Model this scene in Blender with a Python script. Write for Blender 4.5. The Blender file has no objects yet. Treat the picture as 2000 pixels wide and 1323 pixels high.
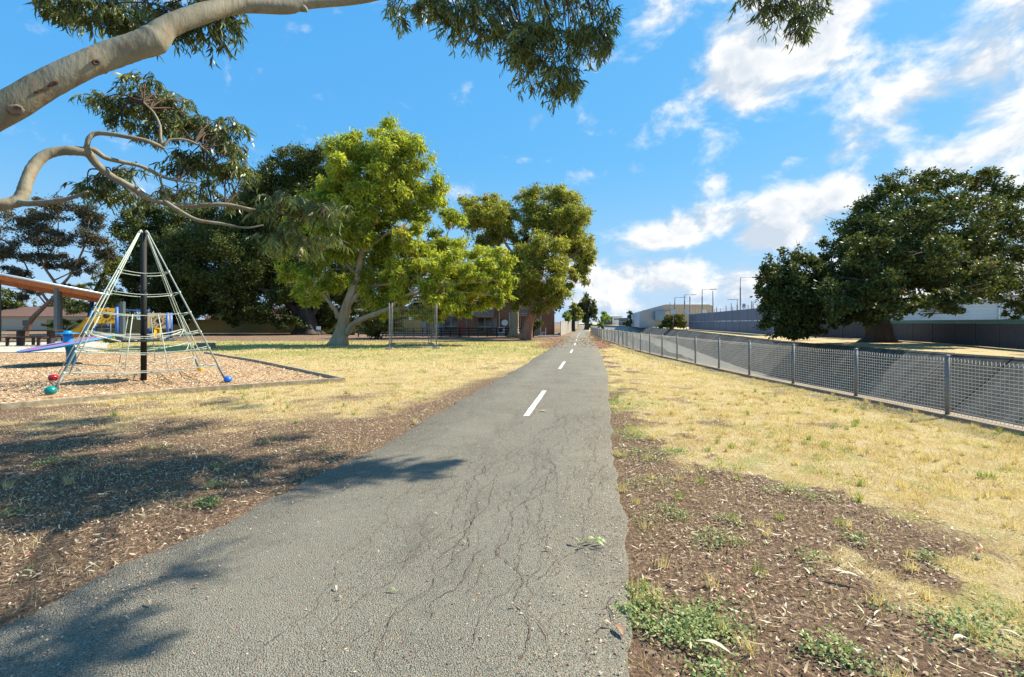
import bpy, math, random
import numpy as np
from mathutils import Vector, Matrix
random.seed(7)
rng = np.random.default_rng(7)
scene = bpy.context.scene
col = scene.collection

# ---------------------------------------------------------------- camera
EYE, F, HZ = 1.7, 944.0, 630.0
cam_d = bpy.data.cameras.new('camera')
cam = bpy.data.objects.new('camera', cam_d)
col.objects.link(cam)
cam.location = (0, 0, EYE)
cam.rotation_euler = (math.radians(90), 0, 0)
cam_d.sensor_width = 36
cam_d.lens = F / 2000 * 36
cam_d.shift_y = -(661.5 - HZ) / 2000
cam_d.clip_start = 0.05
cam_d.clip_end = 6000
scene.camera = cam


def N(nt, t, ins=None, **pr):
    n = nt.nodes.new(t)
    for k, v in pr.items():
        setattr(n, k, v)
    for k, v in (ins or {}).items():
        if isinstance(v, bpy.types.NodeSocket):
            nt.links.new(v, n.inputs[k])
        else:
            n.inputs[k].default_value = v
    return n


def MA(nt, op, a, b=None, c=None, clamp=False):
    n = nt.nodes.new('ShaderNodeMath')
    n.operation = op
    n.use_clamp = clamp
    for i, v in enumerate((a, b, c)):
        if v is None:
            continue
        if isinstance(v, bpy.types.NodeSocket):
            nt.links.new(v, n.inputs[i])
        else:
            n.inputs[i].default_value = v
    return n.outputs[0]


def MIX(nt, f, a, b, mode='MIX'):
    n = nt.nodes.new('ShaderNodeMix')
    n.data_type = 'RGBA'
    n.blend_type = mode
    for i, v in ((0, f), (6, a), (7, b)):
        if isinstance(v, bpy.types.NodeSocket):
            nt.links.new(v, n.inputs[i])
        else:
            n.inputs[i].default_value = v if i == 0 else (*v[:3], 1)
    return n.outputs[2]


def RANGE(nt, v, a, b, c=0.0, d=1.0, smooth=False):
    n = nt.nodes.new('ShaderNodeMapRange')
    n.interpolation_type = 'SMOOTHSTEP' if smooth else 'LINEAR'
    nt.links.new(v, n.inputs[0])
    for i, x in enumerate((a, b, c, d)):
        n.inputs[i + 1].default_value = x
    return n.outputs[0]


# ---------------------------------------------------------------- sky, clouds and sun
SUN = Vector((0.88, 0.36, 1.01)).normalized()
SUN_EL = math.asin(SUN.z)
SUN_AZ = math.atan2(SUN.x, SUN.y)
world = bpy.data.worlds.new('World')
scene.world = world
world.use_nodes = True
nt = world.node_tree
nt.nodes.clear()
sky = N(nt, 'ShaderNodeTexSky', sky_type='NISHITA', sun_disc=False)
sky.sun_elevation = SUN_EL
sky.sun_rotation = SUN_AZ
sky.altitude = 0
sky.air_density = 1.0
sky.dust_density = 0.3
sky.ozone_density = 2.5
tc = N(nt, 'ShaderNodeTexCoord')
D = tc.outputs['Generated']
sep = N(nt, 'ShaderNodeSeparateXYZ', {0: D})
az = MA(nt, 'ARCTAN2', sep.outputs[0], sep.outputs[1])
el = MA(nt, 'ARCSINE', sep.outputs[2])
AE = N(nt, 'ShaderNodeCombineXYZ', {0: az, 1: el, 2: 0.0}).outputs[0]


def ae(x, y):
    u, v = (x - 1000) / F, (HZ - y) / F
    return math.atan(u), math.atan(v / math.sqrt(1 + u * u))


# cloud banks: centre (as bearing/elevation), half length, half width, tilt, weight
CLOUDS = [(1450, 125, 120, 75, 25, .62), (1590, 45, 130, 75, 30, .62), (1400, 175, 70, 50, 10, .45), (1310, 25, 95, 45, 5, .45),
          (1790, 170, 210, 75, 24, .34), (1960, 90, 150, 90, 25, .40), (1900, 290, 240, 40, 14, .45), (1980, 200, 130, 60, 10, .40),
          (1400, 430, 170, 38, 10, .50), (1570, 400, 150, 45, 6, .55), (1510, 458, 80, 30, 2, .65), (1270, 470, 70, 22, 8, .40),
          (1260, 545, 160, 40, 0, .55), (1460, 560, 160, 40, 0, .50), (1180, 590, 160, 25, 0, .40), (1400, 600, 300, 25, 0, .35),
          (1045, 238, 34, 18, 28, .33), (1250, 332, 110, 14, 3, .20), (1405, 365, 45, 22, 20, .30), (1530, 325, 80, 20, 18, .28),
          (1650, 300, 100, 25, 18, .30), (900, 378, 45, 20, 10, .30), (2150, 300, 250, 160, 20, .40), (1800, 210, 330, 170, 20, .17), (1800, 560, 300, 60, 0, .45)]
bias = None
for (x, y, a, b, rot, w) in CLOUDS:
    c = ae(x, y)
    s = math.cos(c[0]) ** 2
    mp = N(nt, 'ShaderNodeVectorMath', {0: AE, 1: (c[0], c[1], 0)}, operation='SUBTRACT').outputs[0]
    vr = N(nt, 'ShaderNodeVectorRotate', {'Vector': mp, 'Angle': -math.radians(rot)}, rotation_type='Z_AXIS').outputs[0]
    sc = N(nt, 'ShaderNodeVectorMath', {0: vr, 1: (F / a / s ** .5, F / b, 1)}, operation='MULTIPLY').outputs[0]
    d2 = N(nt, 'ShaderNodeVectorMath', {0: sc, 1: sc}, operation='DOT_PRODUCT').outputs['Value']
    g = MA(nt, 'MULTIPLY', MA(nt, 'EXPONENT', MA(nt, 'MULTIPLY', d2, -0.75)), w + .06)
    bias = g if bias is None else MA(nt, 'MAXIMUM', bias, g)
# more cloud beyond the frame on the same (right hand) side of the sky
side = RANGE(nt, sep.outputs[0], 0.55, 0.95, 0.0, 0.30, True)
bias = MA(nt, 'MAXIMUM', bias, side)


def cloud_noise(off):
    v = N(nt, 'ShaderNodeVectorMath', {0: D, 1: off}, operation='ADD').outputs[0]
    v = N(nt, 'ShaderNodeVectorMath', {0: v, 1: (1, 1, 1.5)}, operation='MULTIPLY').outputs[0]
    a = N(nt, 'ShaderNodeTexNoise', {'Vector': v, 'Scale': 9.0, 'Detail': 9.0, 'Roughness': 0.58, 'Distortion': 0.25}).outputs[0]
    return a


n0 = cloud_noise((0, 0, 0))
n1 = cloud_noise((SUN.x * .03, SUN.y * .03, SUN.z * .035))
cov = MA(nt, 'ADD', MA(nt, 'MULTIPLY', MA(nt, 'SUBTRACT', n0, 0.5), 1.5), MA(nt, 'SUBTRACT', bias, 0.24))
alpha = RANGE(nt, cov, -0.10, 0.30, 0, 1, True)
lit = MA(nt, 'SUBTRACT', n0, n1)
thick = RANGE(nt, cov, 0.22, 0.62, 0.0, 0.8, True)
shade = MA(nt, 'ADD', RANGE(nt, lit, -0.09, 0.05, 0.0, 1.0), MA(nt, 'MULTIPLY', thick, -1.0), clamp=True)
ccol = MIX(nt, shade, (0.335, 0.385, 0.445), (0.56, 0.56, 0.555))
skyc = N(nt, 'ShaderNodeVectorMath', {0: sky.outputs[0], 1: (0.15, 0.15, 0.15)}, operation='MULTIPLY').outputs[0]
ss = N(nt, 'ShaderNodeSeparateColor', {0: skyc})    # camera-like colour response: deep, even azure
hs = N(nt, 'ShaderNodeCombineColor', {0: MA(nt, 'MULTIPLY', MA(nt, 'POWER', ss.outputs[0], 1.1), .237), 1: MA(nt, 'MULTIPLY', MA(nt, 'POWER', ss.outputs[1], .4), .352),
                                       2: MA(nt, 'MULTIPLY', MA(nt, 'POWER', ss.outputs[2], .15), .525)}).outputs[0]
hazef = RANGE(nt, el, 0.0, 0.34, 0.45, 0.0, True)
hs = MIX(nt, hazef, hs, (0.29, 0.38, 0.46))
hs = MIX(nt, .05, hs, (0.5, 0.5, 0.5))
fin = MIX(nt, alpha, hs, ccol)
bg = N(nt, 'ShaderNodeBackground', {'Color': fin, 'Strength': 1.0})
out = N(nt, 'ShaderNodeOutputWorld', {'Surface': bg.outputs[0]})

sun_d = bpy.data.lights.new('sun', 'SUN')
sun_d.energy = 5.0
sun_d.angle = math.radians(0.55)
sun_d.color = (1.0, 0.93, 0.80)
sun = bpy.data.objects.new('sun', sun_d)
col.objects.link(sun)
sun.rotation_euler = (-SUN).to_track_quat('-Z', 'Y').to_euler()

scene.view_settings.view_transform = 'Standard'
scene.view_settings.look = 'None'
scene.view_settings.exposure = 0.95
scene.view_settings.gamma = 1
scene.view_settings.use_curve_mapping = False
scene.cycles.max_bounces = 8
scene.cycles.transparent_max_bounces = 8


# ---------------------------------------------------------------- helpers
def G(x, y, z=0.0):
    Y = (EYE - z) * F / (y - HZ)
    return Vector(((x - 1000) / F * Y, Y, z))


def P(x, y, Y):
    return Vector(((x - 1000) / F * Y, Y, EYE + (HZ - y) / F * Y))


ORIG = {}


def tag(o, label=None, cat=None, group=None, kind=None):
    if label: o['label'] = label
    if cat: o['category'] = cat
    if group: o['group'] = group
    if kind: o['kind'] = kind
    return o


def thing(name, label, cat, loc, group=None):
    o = bpy.data.objects.new(name, None)
    o.empty_display_size = 0.2
    col.objects.link(o)
    o.location = loc
    ORIG[o] = Vector(loc)
    return tag(o, label, cat, group)


def link_mesh(name, me, mat, parent=None):
    o = bpy.data.objects.new(name, me)
    if mat: me.materials.append(mat)
    col.objects.link(o)
    if parent is not None:
        o.parent = parent
    ORIG[o] = ORIG.get(parent, Vector((0, 0, 0))) if parent is not None else Vector((0, 0, 0))
    return o


def np_obj(name, v, f, mat, parent=None, attrs=None, smooth=False):
    """v (n,3) world coordinates, f (m,k)"""
    v = np.asarray(v, dtype=np.float32)
    f = np.asarray(f, dtype=np.int32)
    if parent is not None:
        v = v - np.array(ORIG[parent], dtype=np.float32)
    me = bpy.data.meshes.new(name)
    me.vertices.add(len(v))
    me.vertices.foreach_set('co', v.ravel())
    k = f.shape[1]
    me.loops.add(f.size)
    me.loops.foreach_set('vertex_index', f.ravel())
    me.polygons.add(len(f))
    me.polygons.foreach_set('loop_start', np.arange(0, f.size, k, dtype=np.int32))
    if smooth:
        me.polygons.foreach_set('use_smooth', np.ones(len(f), dtype=bool))
    for an, av in (attrs or {}).items():
        at = me.attributes.new(an, 'FLOAT', 'POINT')
        at.data.foreach_set('value', np.asarray(av, dtype=np.float32))
    me.update(calc_edges=True)
    return link_mesh(name, me, mat, parent)


def catmull(pts, n=6):
    pts = [Vector(p) for p in pts]
    if len(pts) < 3:
        return [pts[0].lerp(pts[-1], i / n) for i in range(n + 1)]
    ext = [pts[0] * 2 - pts[1]] + pts + [pts[-1] * 2 - pts[-2]]
    o = []
    for i in range(1, len(ext) - 2):
        p0, p1, p2, p3 = ext[i - 1:i + 3]
        for k in range(n):
            t = k / n
            o.append(.5 * ((2 * p1) + (p2 - p0) * t + (2 * p0 - 5 * p1 + 4 * p2 - p3) * t * t + (3 * p1 - p0 - 3 * p2 + p3) * t ** 3))
    o.append(pts[-1])
    return o


class MB:
    def __init__(s):
        s.v, s.f, s.sm = [], [], []

    def add(s, vs, fs, smooth=False):
        b = len(s.v)
        s.v.extend([tuple(p) for p in vs])
        s.f.extend([tuple(i + b for i in f) for f in fs])
        s.sm.extend([smooth] * len(fs))
        return s

    def box(s, c, size, rz=0.0, M=None):
        hx, hy, hz = (k / 2 for k in size)
        m = M if M is not None else Matrix.Rotation(rz, 3, 'Z')
        c = Vector(c)
        vs = [c + m @ Vector((x * hx, y * hy, z * hz)) for z in (-1, 1) for y in (-1, 1) for x in (-1, 1)]
        return s.add(vs, [(0, 2, 3, 1), (4, 5, 7, 6), (0, 1, 5, 4), (2, 6, 7, 3), (0, 4, 6, 2), (1, 3, 7, 5)])

    def beam(s, a, b, w, h):
        a, b = Vector(a), Vector(b)
        d = (b - a)
        L = d.length
        d.normalize()
        up = Vector((0, 0, 1)) if abs(d.z) < .95 else Vector((0, 1, 0))
        x = d.cross(up).normalized()
        z = x.cross(d)
        m = Matrix((x, d, z)).transposed()
        return s.box((a + b) / 2, (w, L, h), M=m)

    def tube(s, pts, rad, seg=8, cap=True, lob=None):
        pts = [Vector(p) for p in pts]
        n = len(pts)
        if not hasattr(rad, '__len__'):
            rad = [rad] * n
        vs, fs = [], []
        t0 = (pts[1] - pts[0]).normalized()
        ref = Vector((0, 0, 1)) if abs(t0.z) < .9 else Vector((1, 0, 0))
        x = t0.cross(ref).normalized()
        for i, p in enumerate(pts):
            t = (pts[min(i + 1, n - 1)] - pts[max(i - 1, 0)]).normalized()
            x = (x - t * x.dot(t)).normalized()
            y = t.cross(x)
            for k in range(seg):
                a = 2 * math.pi * k / seg
                q = 1 + lob[i] * (math.cos(5 * a) * .6 + math.cos(3 * a + 1) * .4) if lob else 1
                vs.append(p + (x * math.cos(a) + y * math.sin(a)) * rad[i] * q)
        for i in range(n - 1):
            for k in range(seg):
                k2 = (k + 1) % seg
                fs.append((i * seg + k, i * seg + k2, (i + 1) * seg + k2, (i + 1) * seg + k))
        s.add(vs, fs, True)
        if cap:
            b = len(s.v) - len(vs)
            s.f.append(tuple(b + k for k in reversed(range(seg))))
            s.f.append(tuple(b + (n - 1) * seg + k for k in range(seg)))
            s.sm += [False, False]
        return s

    def lathe(s, c, prof, seg=20, M=None):
        c = Vector(c)
        m = M or Matrix.Identity(3)
        vs, fs = [], []
        for r, z in prof:
            for k in range(seg):
                a = 2 * math.pi * k / seg
                vs.append(c + m @ Vector((r * math.cos(a), r * math.sin(a), z)))
        for i in range(len(prof) - 1):
            for k in range(seg):
                k2 = (k + 1) % seg
                fs.append((i * seg + k, i * seg + k2, (i + 1) * seg + k2, (i + 1) * seg + k))
        return s.add(vs, fs, True)

    def prism(s, poly, ext):
        """closed polygon (list of Vectors) extruded by vector ext"""
        n = len(poly)
        poly = [Vector(p) for p in poly]
        ext = Vector(ext)
        vs = poly + [p + ext for p in poly]
        fs = [tuple(reversed(range(n))), tuple(range(n, 2 * n))]
        fs += [(i, (i + 1) % n, (i + 1) % n + n, i + n) for i in range(n)]
        return s.add(vs, fs)

    def build(s, name, mat, parent=None):
        o = ORIG.get(parent, Vector((0, 0, 0))) if parent is not None else Vector((0, 0, 0))
        me = bpy.data.meshes.new(name)
        me.from_pydata([tuple(Vector(p) - o) for p in s.v], [], s.f)
        me.polygons.foreach_set('use_smooth', s.sm)
        me.update()
        return link_mesh(name, me, mat, parent)


# value noise on a plane
_tab = rng.random((256, 256))


def vnoise(x, y):
    x = np.asarray(x, float); y = np.asarray(y, float)
    xi, yi = np.floor(x).astype(int), np.floor(y).astype(int)
    fx, fy = x - xi, y - yi
    fx = fx * fx * (3 - 2 * fx); fy = fy * fy * (3 - 2 * fy)
    a = _tab[xi % 256, yi % 256]; b = _tab[(xi + 1) % 256, yi % 256]
    c = _tab[xi % 256, (yi + 1) % 256]; d = _tab[(xi + 1) % 256, (yi + 1) % 256]
    return (a * (1 - fx) + b * fx) * (1 - fy) + (c * (1 - fx) + d * fx) * fy


def fbm(x, y, o=4):
    s, a, t = 0, .5, 0
    x = np.asarray(x, float); y = np.asarray(y, float)
    for i in range(o):
        s = s + a * vnoise(x * 2 ** i + 17.3 * i, y * 2 ** i + 5.1 * i)
        t += a
        a *= .55
    return s / t


def sstep(a, b, x):
    t = np.clip((np.asarray(x, float) - a) / (b - a), 0, 1)
    return t * t * (3 - 2 * t)


# ---------------------------------------------------------------- materials
def new_mat(name):
    m = bpy.data.materials.new(name)
    m.use_nodes = True
    t = m.node_tree
    t.nodes.clear()
    o = N(t, 'ShaderNodeOutputMaterial')
    return m, t, o


def wpos(t):
    return N(t, 'ShaderNodeNewGeometry').outputs['Position']


def noise(t, vec, scale, detail=4, rough=.55, dist=0.0):
    return N(t, 'ShaderNodeTexNoise', {'Vector': vec, 'Scale': scale, 'Detail': detail, 'Roughness': rough, 'Distortion': dist}).outputs[0]


def bump(t, h, strength=.5, dist=.02):
    return N(t, 'ShaderNodeBump', {'Height': h, 'Strength': strength, 'Distance': dist}).outputs[0]


def simple(name, c, rough=.6, metal=0.0, var=.15, scale=6.0, bmp=0.0, c2=None, spec=.4, objvar=0.0):
    """painted / plain surface with soft grime variation"""
    m, t, o = new_mat(name)
    p = N(t, 'ShaderNodeTexCoord').outputs['Object']
    n = noise(t, p, scale, 5, .6)
    dark = tuple(k * (1 - var) for k in c) if c2 is None else c2
    cc = MIX(t, RANGE(t, n, .35, .65), dark, c)
    if objvar:
        r = N(t, 'ShaderNodeObjectInfo').outputs['Random']
        cc = MIX(t, 1.0, cc, N(t, 'ShaderNodeCombineColor', {0: RANGE(t, r, 0, 1, 1 - objvar, 1), 1: RANGE(t, r, 0, 1, 1 - objvar, 1), 2: RANGE(t, r, 0, 1, 1 - objvar, 1)}).outputs[0], 'MULTIPLY')
    b = N(t, 'ShaderNodeBsdfPrincipled', {'Base Color': cc, 'Roughness': rough, 'Metallic': metal, 'Specular IOR Level': spec})
    if bmp:
        t.links.new(bump(t, noise(t, p, scale * 8, 3), bmp, .01), b.inputs['Normal'])
    t.links.new(b.outputs[0], o.inputs[0])
    return m


def ramp(t, v, stops):
    r = N(t, 'ShaderNodeValToRGB', {0: v})
    e = r.color_ramp.elements
    while len(e) < len(stops):
        e.new(.5)
    for i, (p, c) in enumerate(stops):
        e[i].position = p
        e[i].color = (*c, 1)
    return r.outputs[0]


def leaf_mat(name, stops, transl=.35, rough=.45, spec=.4):
    m, t, o = new_mat(name)
    a = N(t, 'ShaderNodeAttribute', attribute_name='tint').outputs['Fac']
    c = ramp(t, a, stops)
    b = N(t, 'ShaderNodeBsdfPrincipled', {'Base Color': c, 'Roughness': rough, 'Specular IOR Level': spec})
    tl = N(t, 'ShaderNodeBsdfTranslucent', {'Color': MIX(t, 1.0, c, (1.0, 1.0, .55), 'MULTIPLY')})
    mx = N(t, 'ShaderNodeMixShader', {0: transl, 1: b.outputs[0], 2: tl.outputs[0]})
    t.links.new(mx.outputs[0], o.inputs[0])
    return m


def bark_mat(name, c1, c2, c3, scale=3.0, bmp=.4, patch=.5):
    m, t, o = new_mat(name)
    p = wpos(t)
    st = N(t, 'ShaderNodeVectorMath', {0: p, 1: (1, 1, .35)}, operation='MULTIPLY').outputs[0]
    n1 = noise(t, st, scale, 6, .6, .8)
    n2 = noise(t, p, scale * 2.7, 4, .6, .4)
    c = MIX(t, RANGE(t, n1, .35, .65), c1, c2)
    c = MIX(t, RANGE(t, n2, patch, patch + .13), c, c3)
    b = N(t, 'ShaderNodeBsdfPrincipled', {'Base Color': c, 'Roughness': .75, 'Specular IOR Level': .25})
    h = MA(t, 'ADD', n1, noise(t, st, scale * 9, 4))
    t.links.new(bump(t, h, bmp, .03), b.inputs['Normal'])
    t.links.new(b.outputs[0], o.inputs[0])
    return m


# ---------------------------------------------------------------- layout curves (x as a function of distance y)
def curve(pts):
    a = np.array(pts, float)

    def f(y):
        y = np.asarray(y, float)
        r = np.interp(y, a[:, 0], a[:, 1])
        s = (a[-1, 1] - a[-2, 1]) / (a[-1, 0] - a[-2, 0])
        return np.where(y > a[-1, 0], a[-1, 1] + s * (y - a[-1, 0]), r)
    return f


fence_x = curve([(-8, 8.2), (4, 8.0), (8.77, 7.9), (11.1, 7.8), (13.2, 7.66), (15.3, 7.55), (20, 7.5), (26.9, 7.52), (32, 7.78), (35, 8.05), (42, 8.6),
                 (48.6, 8.95), (53.5, 9.4), (70, 11.4), (100, 16.4), (200, 32.4), (400, 54.5)])
path_l = curve([(-6, -3.1), (2.75, -2.83), (3.28, -2.76), (3.71, -2.58), (4.89, -2.26), (6.69, -1.82), (9.07, -1.40), (15.7, -.2), (25.5, 1.5), (38.2, 3.5),
                (59.4, 6.75), (98, 13.0), (200, 28.6), (400, 50)])
path_r = curve([(-6, -.6), (2.34, .58), (3.96, .94), (6.06, 1.27), (7.13, 1.46), (10, 2.02), (16.7, 3.3), (33.4, 5.95), (50, 8.2), (66.9, 10.5), (100, 15.8), (200, 31.4), (400, 53)])
far_x = curve([(-12, 24.2), (23, 23.8), (30, 23.4), (37, 23.6), (45, 24.6), (70, 30.0), (114, 39.5), (200, 54), (297, 59), (400, 66)])
dirt_r = curve([(0, 3.7), (3.3, 3.55), (4.3, 3.4), (5.2, 3.2), (5.9, 2.9), (6.8, 2.3), (7.6, 2.0), (9, 2.0), (12, 2.55), (17, 3.5), (30, 5.6), (33, 7.4), (50, 9.5), (70, 12)])
# mulch bed corner points
MUL = [G(-700, 845), G(0, 797), G(330, 768), G(560, 752), G(672, 744), G(590, 726), G(500, 707), G(400, 690), G(300, 688.5), G(0, 690), G(-800, 690)]


def in_poly(x, y, poly):
    x = np.asarray(x, float); y = np.asarray(y, float)
    r = np.zeros(x.shape, bool)
    n = len(poly)
    for i in range(n):
        a, b = poly[i], poly[(i + 1) % n]
        c = ((a.y > y) != (b.y > y)) & (x < (b.x - a.x) * (y - a.y) / (b.y - a.y + 1e-9) + a.x)
        r ^= c
    return r


def zones(x, y):
    """bare earth, green growth and red-brown litter amounts on the ground"""
    x = np.asarray(x, float); y = np.asarray(y, float)
    n = fbm(x * .9, y * .9, 4); n2 = fbm(x * 2.3 + 40, y * 2.3 + 9, 4); n3 = fbm(x * .25 + 3, y * .25 + 70, 3)
    right = x > path_r(y) - .3
    left = ~right
    dr = sstep(.45, -.35, x - dirt_r(y) + (n - .5) * 2.6 + (n2 - .5) * 2.2)
    dr = dr * (1 - .85 * sstep(.54, .66, fbm(x * 1.7 + 90, y * 1.7 + 31, 4)) * sstep(2.2, 3.2, x + y * .12))
    # left verge: bare under the tree, dry grass further away
    dl = sstep(12.0, 7.5, y - (n - .5) * 6.0 - (n2 - .5) * 2.0) * (.88 + .6 * (n2 - .4))
    edge = sstep(1.6, .1, (path_l(y) - x) + (n - .5) * 1.6) * sstep(24, 10, y)
    dl = np.maximum(dl, edge)
    dl = np.maximum(dl, sstep(40.5, 46, y + (n - .5) * 5) * .9 * sstep(2, -1, x - path_l(y)))
    worn = .62 * sstep(.60, .72, fbm(x * 1.1 + 11, y * 1.1 + 57, 4)) * sstep(30, 18, y)
    dr = np.maximum(dr, worn)
    dl = np.maximum(dl, worn)
    dirt = np.where(right, dr, dl)
    dirt = np.where(x > far_x(y), .15 + .5 * sstep(.5, .7, n), dirt)
    near_fence = sstep(.35, .05, fence_x(y) - x + (n2 - .5) * .5)
    dirt = np.maximum(dirt, np.where(right & (x < fence_x(y) + 2), near_fence * .8, 0))
    green = np.where(left, sstep(17, 30, y + (n3 - .5) * 14) * (.15 + .68 * n), sstep(.56, .72, n2) * .5)
    gs = sstep(.9, .2, x - path_r(y) + (n2 - .5)) * sstep(16, 8, y) * sstep(.35, .55, n2)
    green = np.maximum(green, np.where(right, gs, 0))
    green = np.maximum(green, np.where(left, sstep(.60, .72, n2) * .6 * sstep(5, 9, y), 0))
    lit = sstep(30, 34, y) * sstep(60, 48, y) * sstep(2.3, .2, np.minimum(np.abs(x - path_l(y)), np.abs(x - path_r(y))) + (n - .5) * 1.5)
    return np.clip(dirt, 0, 1), np.clip(green, 0, 1), np.clip(lit, 0, 1)


def ground_mat():
    m, t, o = new_mat('ground_soil_and_grass')
    p = wpos(t)
    at = lambda n: N(t, 'ShaderNodeAttribute', attribute_name=n).outputs['Fac']
    f1 = noise(t, p, 28, 6, .65)
    f2 = noise(t, p, 110, 3, .6)
    f3 = noise(t, p, 3.1, 5, .6)
    st = N(t, 'ShaderNodeVectorMath', {0: p, 1: (1, .45, 1)}, operation='MULTIPLY').outputs[0]
    f4 = noise(t, st, 60, 4, .7, 1.0)
    vz = N(t, 'ShaderNodeTexVoronoi', {'Vector': p, 'Scale': 55.0}).outputs['Color']
    vs = N(t, 'ShaderNodeSeparateColor', {0: vz}).outputs[0]
    dirt = MIX(t, RANGE(t, f1, .35, .66), (.105, .066, .044), (.27, .172, .108))
    dirt = MIX(t, RANGE(t, vs, .80, .84), dirt, (.36, .26, .165))
    dirt = MIX(t, RANGE(t, f2, .62, .70), dirt, (.30, .21, .13))
    straw = MIX(t, RANGE(t, f4, .35, .65), (.46, .335, .155), (.72, .58, .32))
    straw = MIX(t, RANGE(t, f3, .45, .7), straw, (.48, .32, .12))
    green = MIX(t, RANGE(t, f4, .35, .65), (.13, .18, .035), (.36, .40, .11))
    lit = MIX(t, RANGE(t, vs, .3, .7), (.20, .09, .045), (.33, .19, .11))
    brk = MA(t, 'MULTIPLY', MA(t, 'SUBTRACT', f1, .5), 1.3)
    g = RANGE(t, MA(t, 'ADD', at('green'), brk), .25, .8)
    d = RANGE(t, MA(t, 'ADD', at('dirt'), brk), .30, .70)
    l = RANGE(t, MA(t, 'ADD', at('litter'), brk), .35, .6)
    c = MIX(t, g, straw, green)
    c = MIX(t, d, c, dirt)
    c = MIX(t, l, c, lit)
    b = N(t, 'ShaderNodeBsdfPrincipled', {'Base Color': c, 'Roughness': .95, 'Specular IOR Level': .1})
    h = MA(t, 'ADD', MA(t, 'MULTIPLY', f1, 1.2), MA(t, 'ADD', f2, f4))
    t.links.new(bump(t, h, .9, .03), b.inputs['Normal'])
    t.links.new(b.outputs[0], o.inputs[0])
    return m


def asphalt_mat():
    m, t, o = new_mat('weathered_asphalt')
    p = wpos(t)
    v1 = N(t, 'ShaderNodeTexVoronoi', {'Vector': p, 'Scale': 120.0})
    r = N(t, 'ShaderNodeSeparateColor', {0: v1.outputs['Color']})
    v2 = N(t, 'ShaderNodeTexVoronoi', {'Vector': p, 'Scale': 190.0}).outputs['Distance']
    big = noise(t, p, .9, 5, .6)
    mid = noise(t, p, 22, 5, .65)
    c = MIX(t, r.outputs[0], (.150, .139, .104), (.252, .234, .176))
    c = MIX(t, RANGE(t, r.outputs[1], .86, .9), c, (.33, .315, .25))
    c = MIX(t, RANGE(t, r.outputs[2], .91, .93), c, (.24, .14, .075))
    c = MIX(t, RANGE(t, v1.outputs['Distance'], .50, .80), c, (.055, .052, .045))
    c = MIX(t, RANGE(t, mid, .58, .72), c, (.075, .072, .065))
    c = MIX(t, RANGE(t, big, .3, .7, 0, .5), c, (.275, .25, .19))
    st_ = noise(t, N(t, 'ShaderNodeVectorMath', {0: p, 1: (1, .4, 1)}, operation='MULTIPLY').outputs[0], 2.3, 6, .7, .6)
    c = MIX(t, RANGE(t, st_, .54, .70, 0, .5), c, (.10, .094, .078))
    b = N(t, 'ShaderNodeBsdfPrincipled', {'Base Color': c, 'Roughness': .9, 'Specular IOR Level': .2})
    h = MA(t, 'ADD', MA(t, 'MULTIPLY', v1.outputs['Distance'], -1.0), MA(t, 'MULTIPLY', mid, .6))
    t.links.new(bump(t, h, .8, .012), b.inputs['Normal'])
    t.links.new(b.outputs[0], o.inputs[0])
    return m


def mulch_mat():
    m, t, o = new_mat('bark_mulch')
    p = wpos(t)
    v = N(t, 'ShaderNodeTexVoronoi', {'Vector': N(t, 'ShaderNodeVectorMath', {0: p, 1: (1, 1.8, 1)}, operation='MULTIPLY').outputs[0], 'Scale': 17.0})
    r = N(t, 'ShaderNodeSeparateColor', {0: v.outputs['Color']}).outputs[0]
    big = noise(t, p, .55, 4)
    c = ramp(t, r, [(0, (.24, .13, .06)), (.3, (.48, .30, .15)), (.65, (.66, .45, .24)), (1, (.72, .54, .34))])
    c = MIX(t, RANGE(t, v.outputs['Distance'], .45, .75), c, (.12, .065, .035))
    c = MIX(t, RANGE(t, big, .45, .62, 0, .55), c, (.52, .35, .18))
    b = N(t, 'ShaderNodeBsdfPrincipled', {'Base Color': c, 'Roughness': .9, 'Specular IOR Level': .15})
    t.links.new(bump(t, MA(t, 'ADD', r, noise(t, p, 40, 3)), .8, .03), b.inputs['Normal'])
    t.links.new(b.outputs[0], o.inputs[0])
    return m


def concrete_mat(name, c1, c2, streak=False, objvar=.0):
    m, t, o = new_mat(name)
    p = wpos(t)
    n1 = noise(t, p, 1.6, 6, .65)
    n2 = noise(t, p, 45, 4, .6)
    c = MIX(t, RANGE(t, n1, .32, .68), c1, c2)
    c = MIX(t, RANGE(t, n2, .55, .75, 0, .5), c, tuple(k * .6 for k in c1))
    if streak:
        sv = N(t, 'ShaderNodeVectorMath', {0: p, 1: (.12, 1.6, .15)}, operation='MULTIPLY').outputs[0]
        s = noise(t, sv, 1.3, 5, .7)
        c = MIX(t, RANGE(t, s, .50, .66, 0, .75), c, tuple(k * .38 for k in c1))
        s2 = noise(t, N(t, 'ShaderNodeVectorMath', {0: sv, 1: (9, 4, 2)}, operation='ADD').outputs[0], 1.0, 4, .6)
        c = MIX(t, RANGE(t, s2, .56, .70, 0, .6), c, (.33, .25, .17))
    if objvar:
        r = N(t, 'ShaderNodeObjectInfo').outputs['Random']
        k = RANGE(t, r, 0, 1, 1 - objvar, 1)
        c = MIX(t, 1.0, c, N(t, 'ShaderNodeCombineColor', {0: k, 1: k, 2: k}).outputs[0], 'MULTIPLY')
    b = N(t, 'ShaderNodeBsdfPrincipled', {'Base Color': c, 'Roughness': .85, 'Specular IOR Level': .25})
    t.links.new(bump(t, n2, .3, .01), b.inputs['Normal'])
    t.links.new(b.outputs[0], o.inputs[0])
    return m


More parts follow.
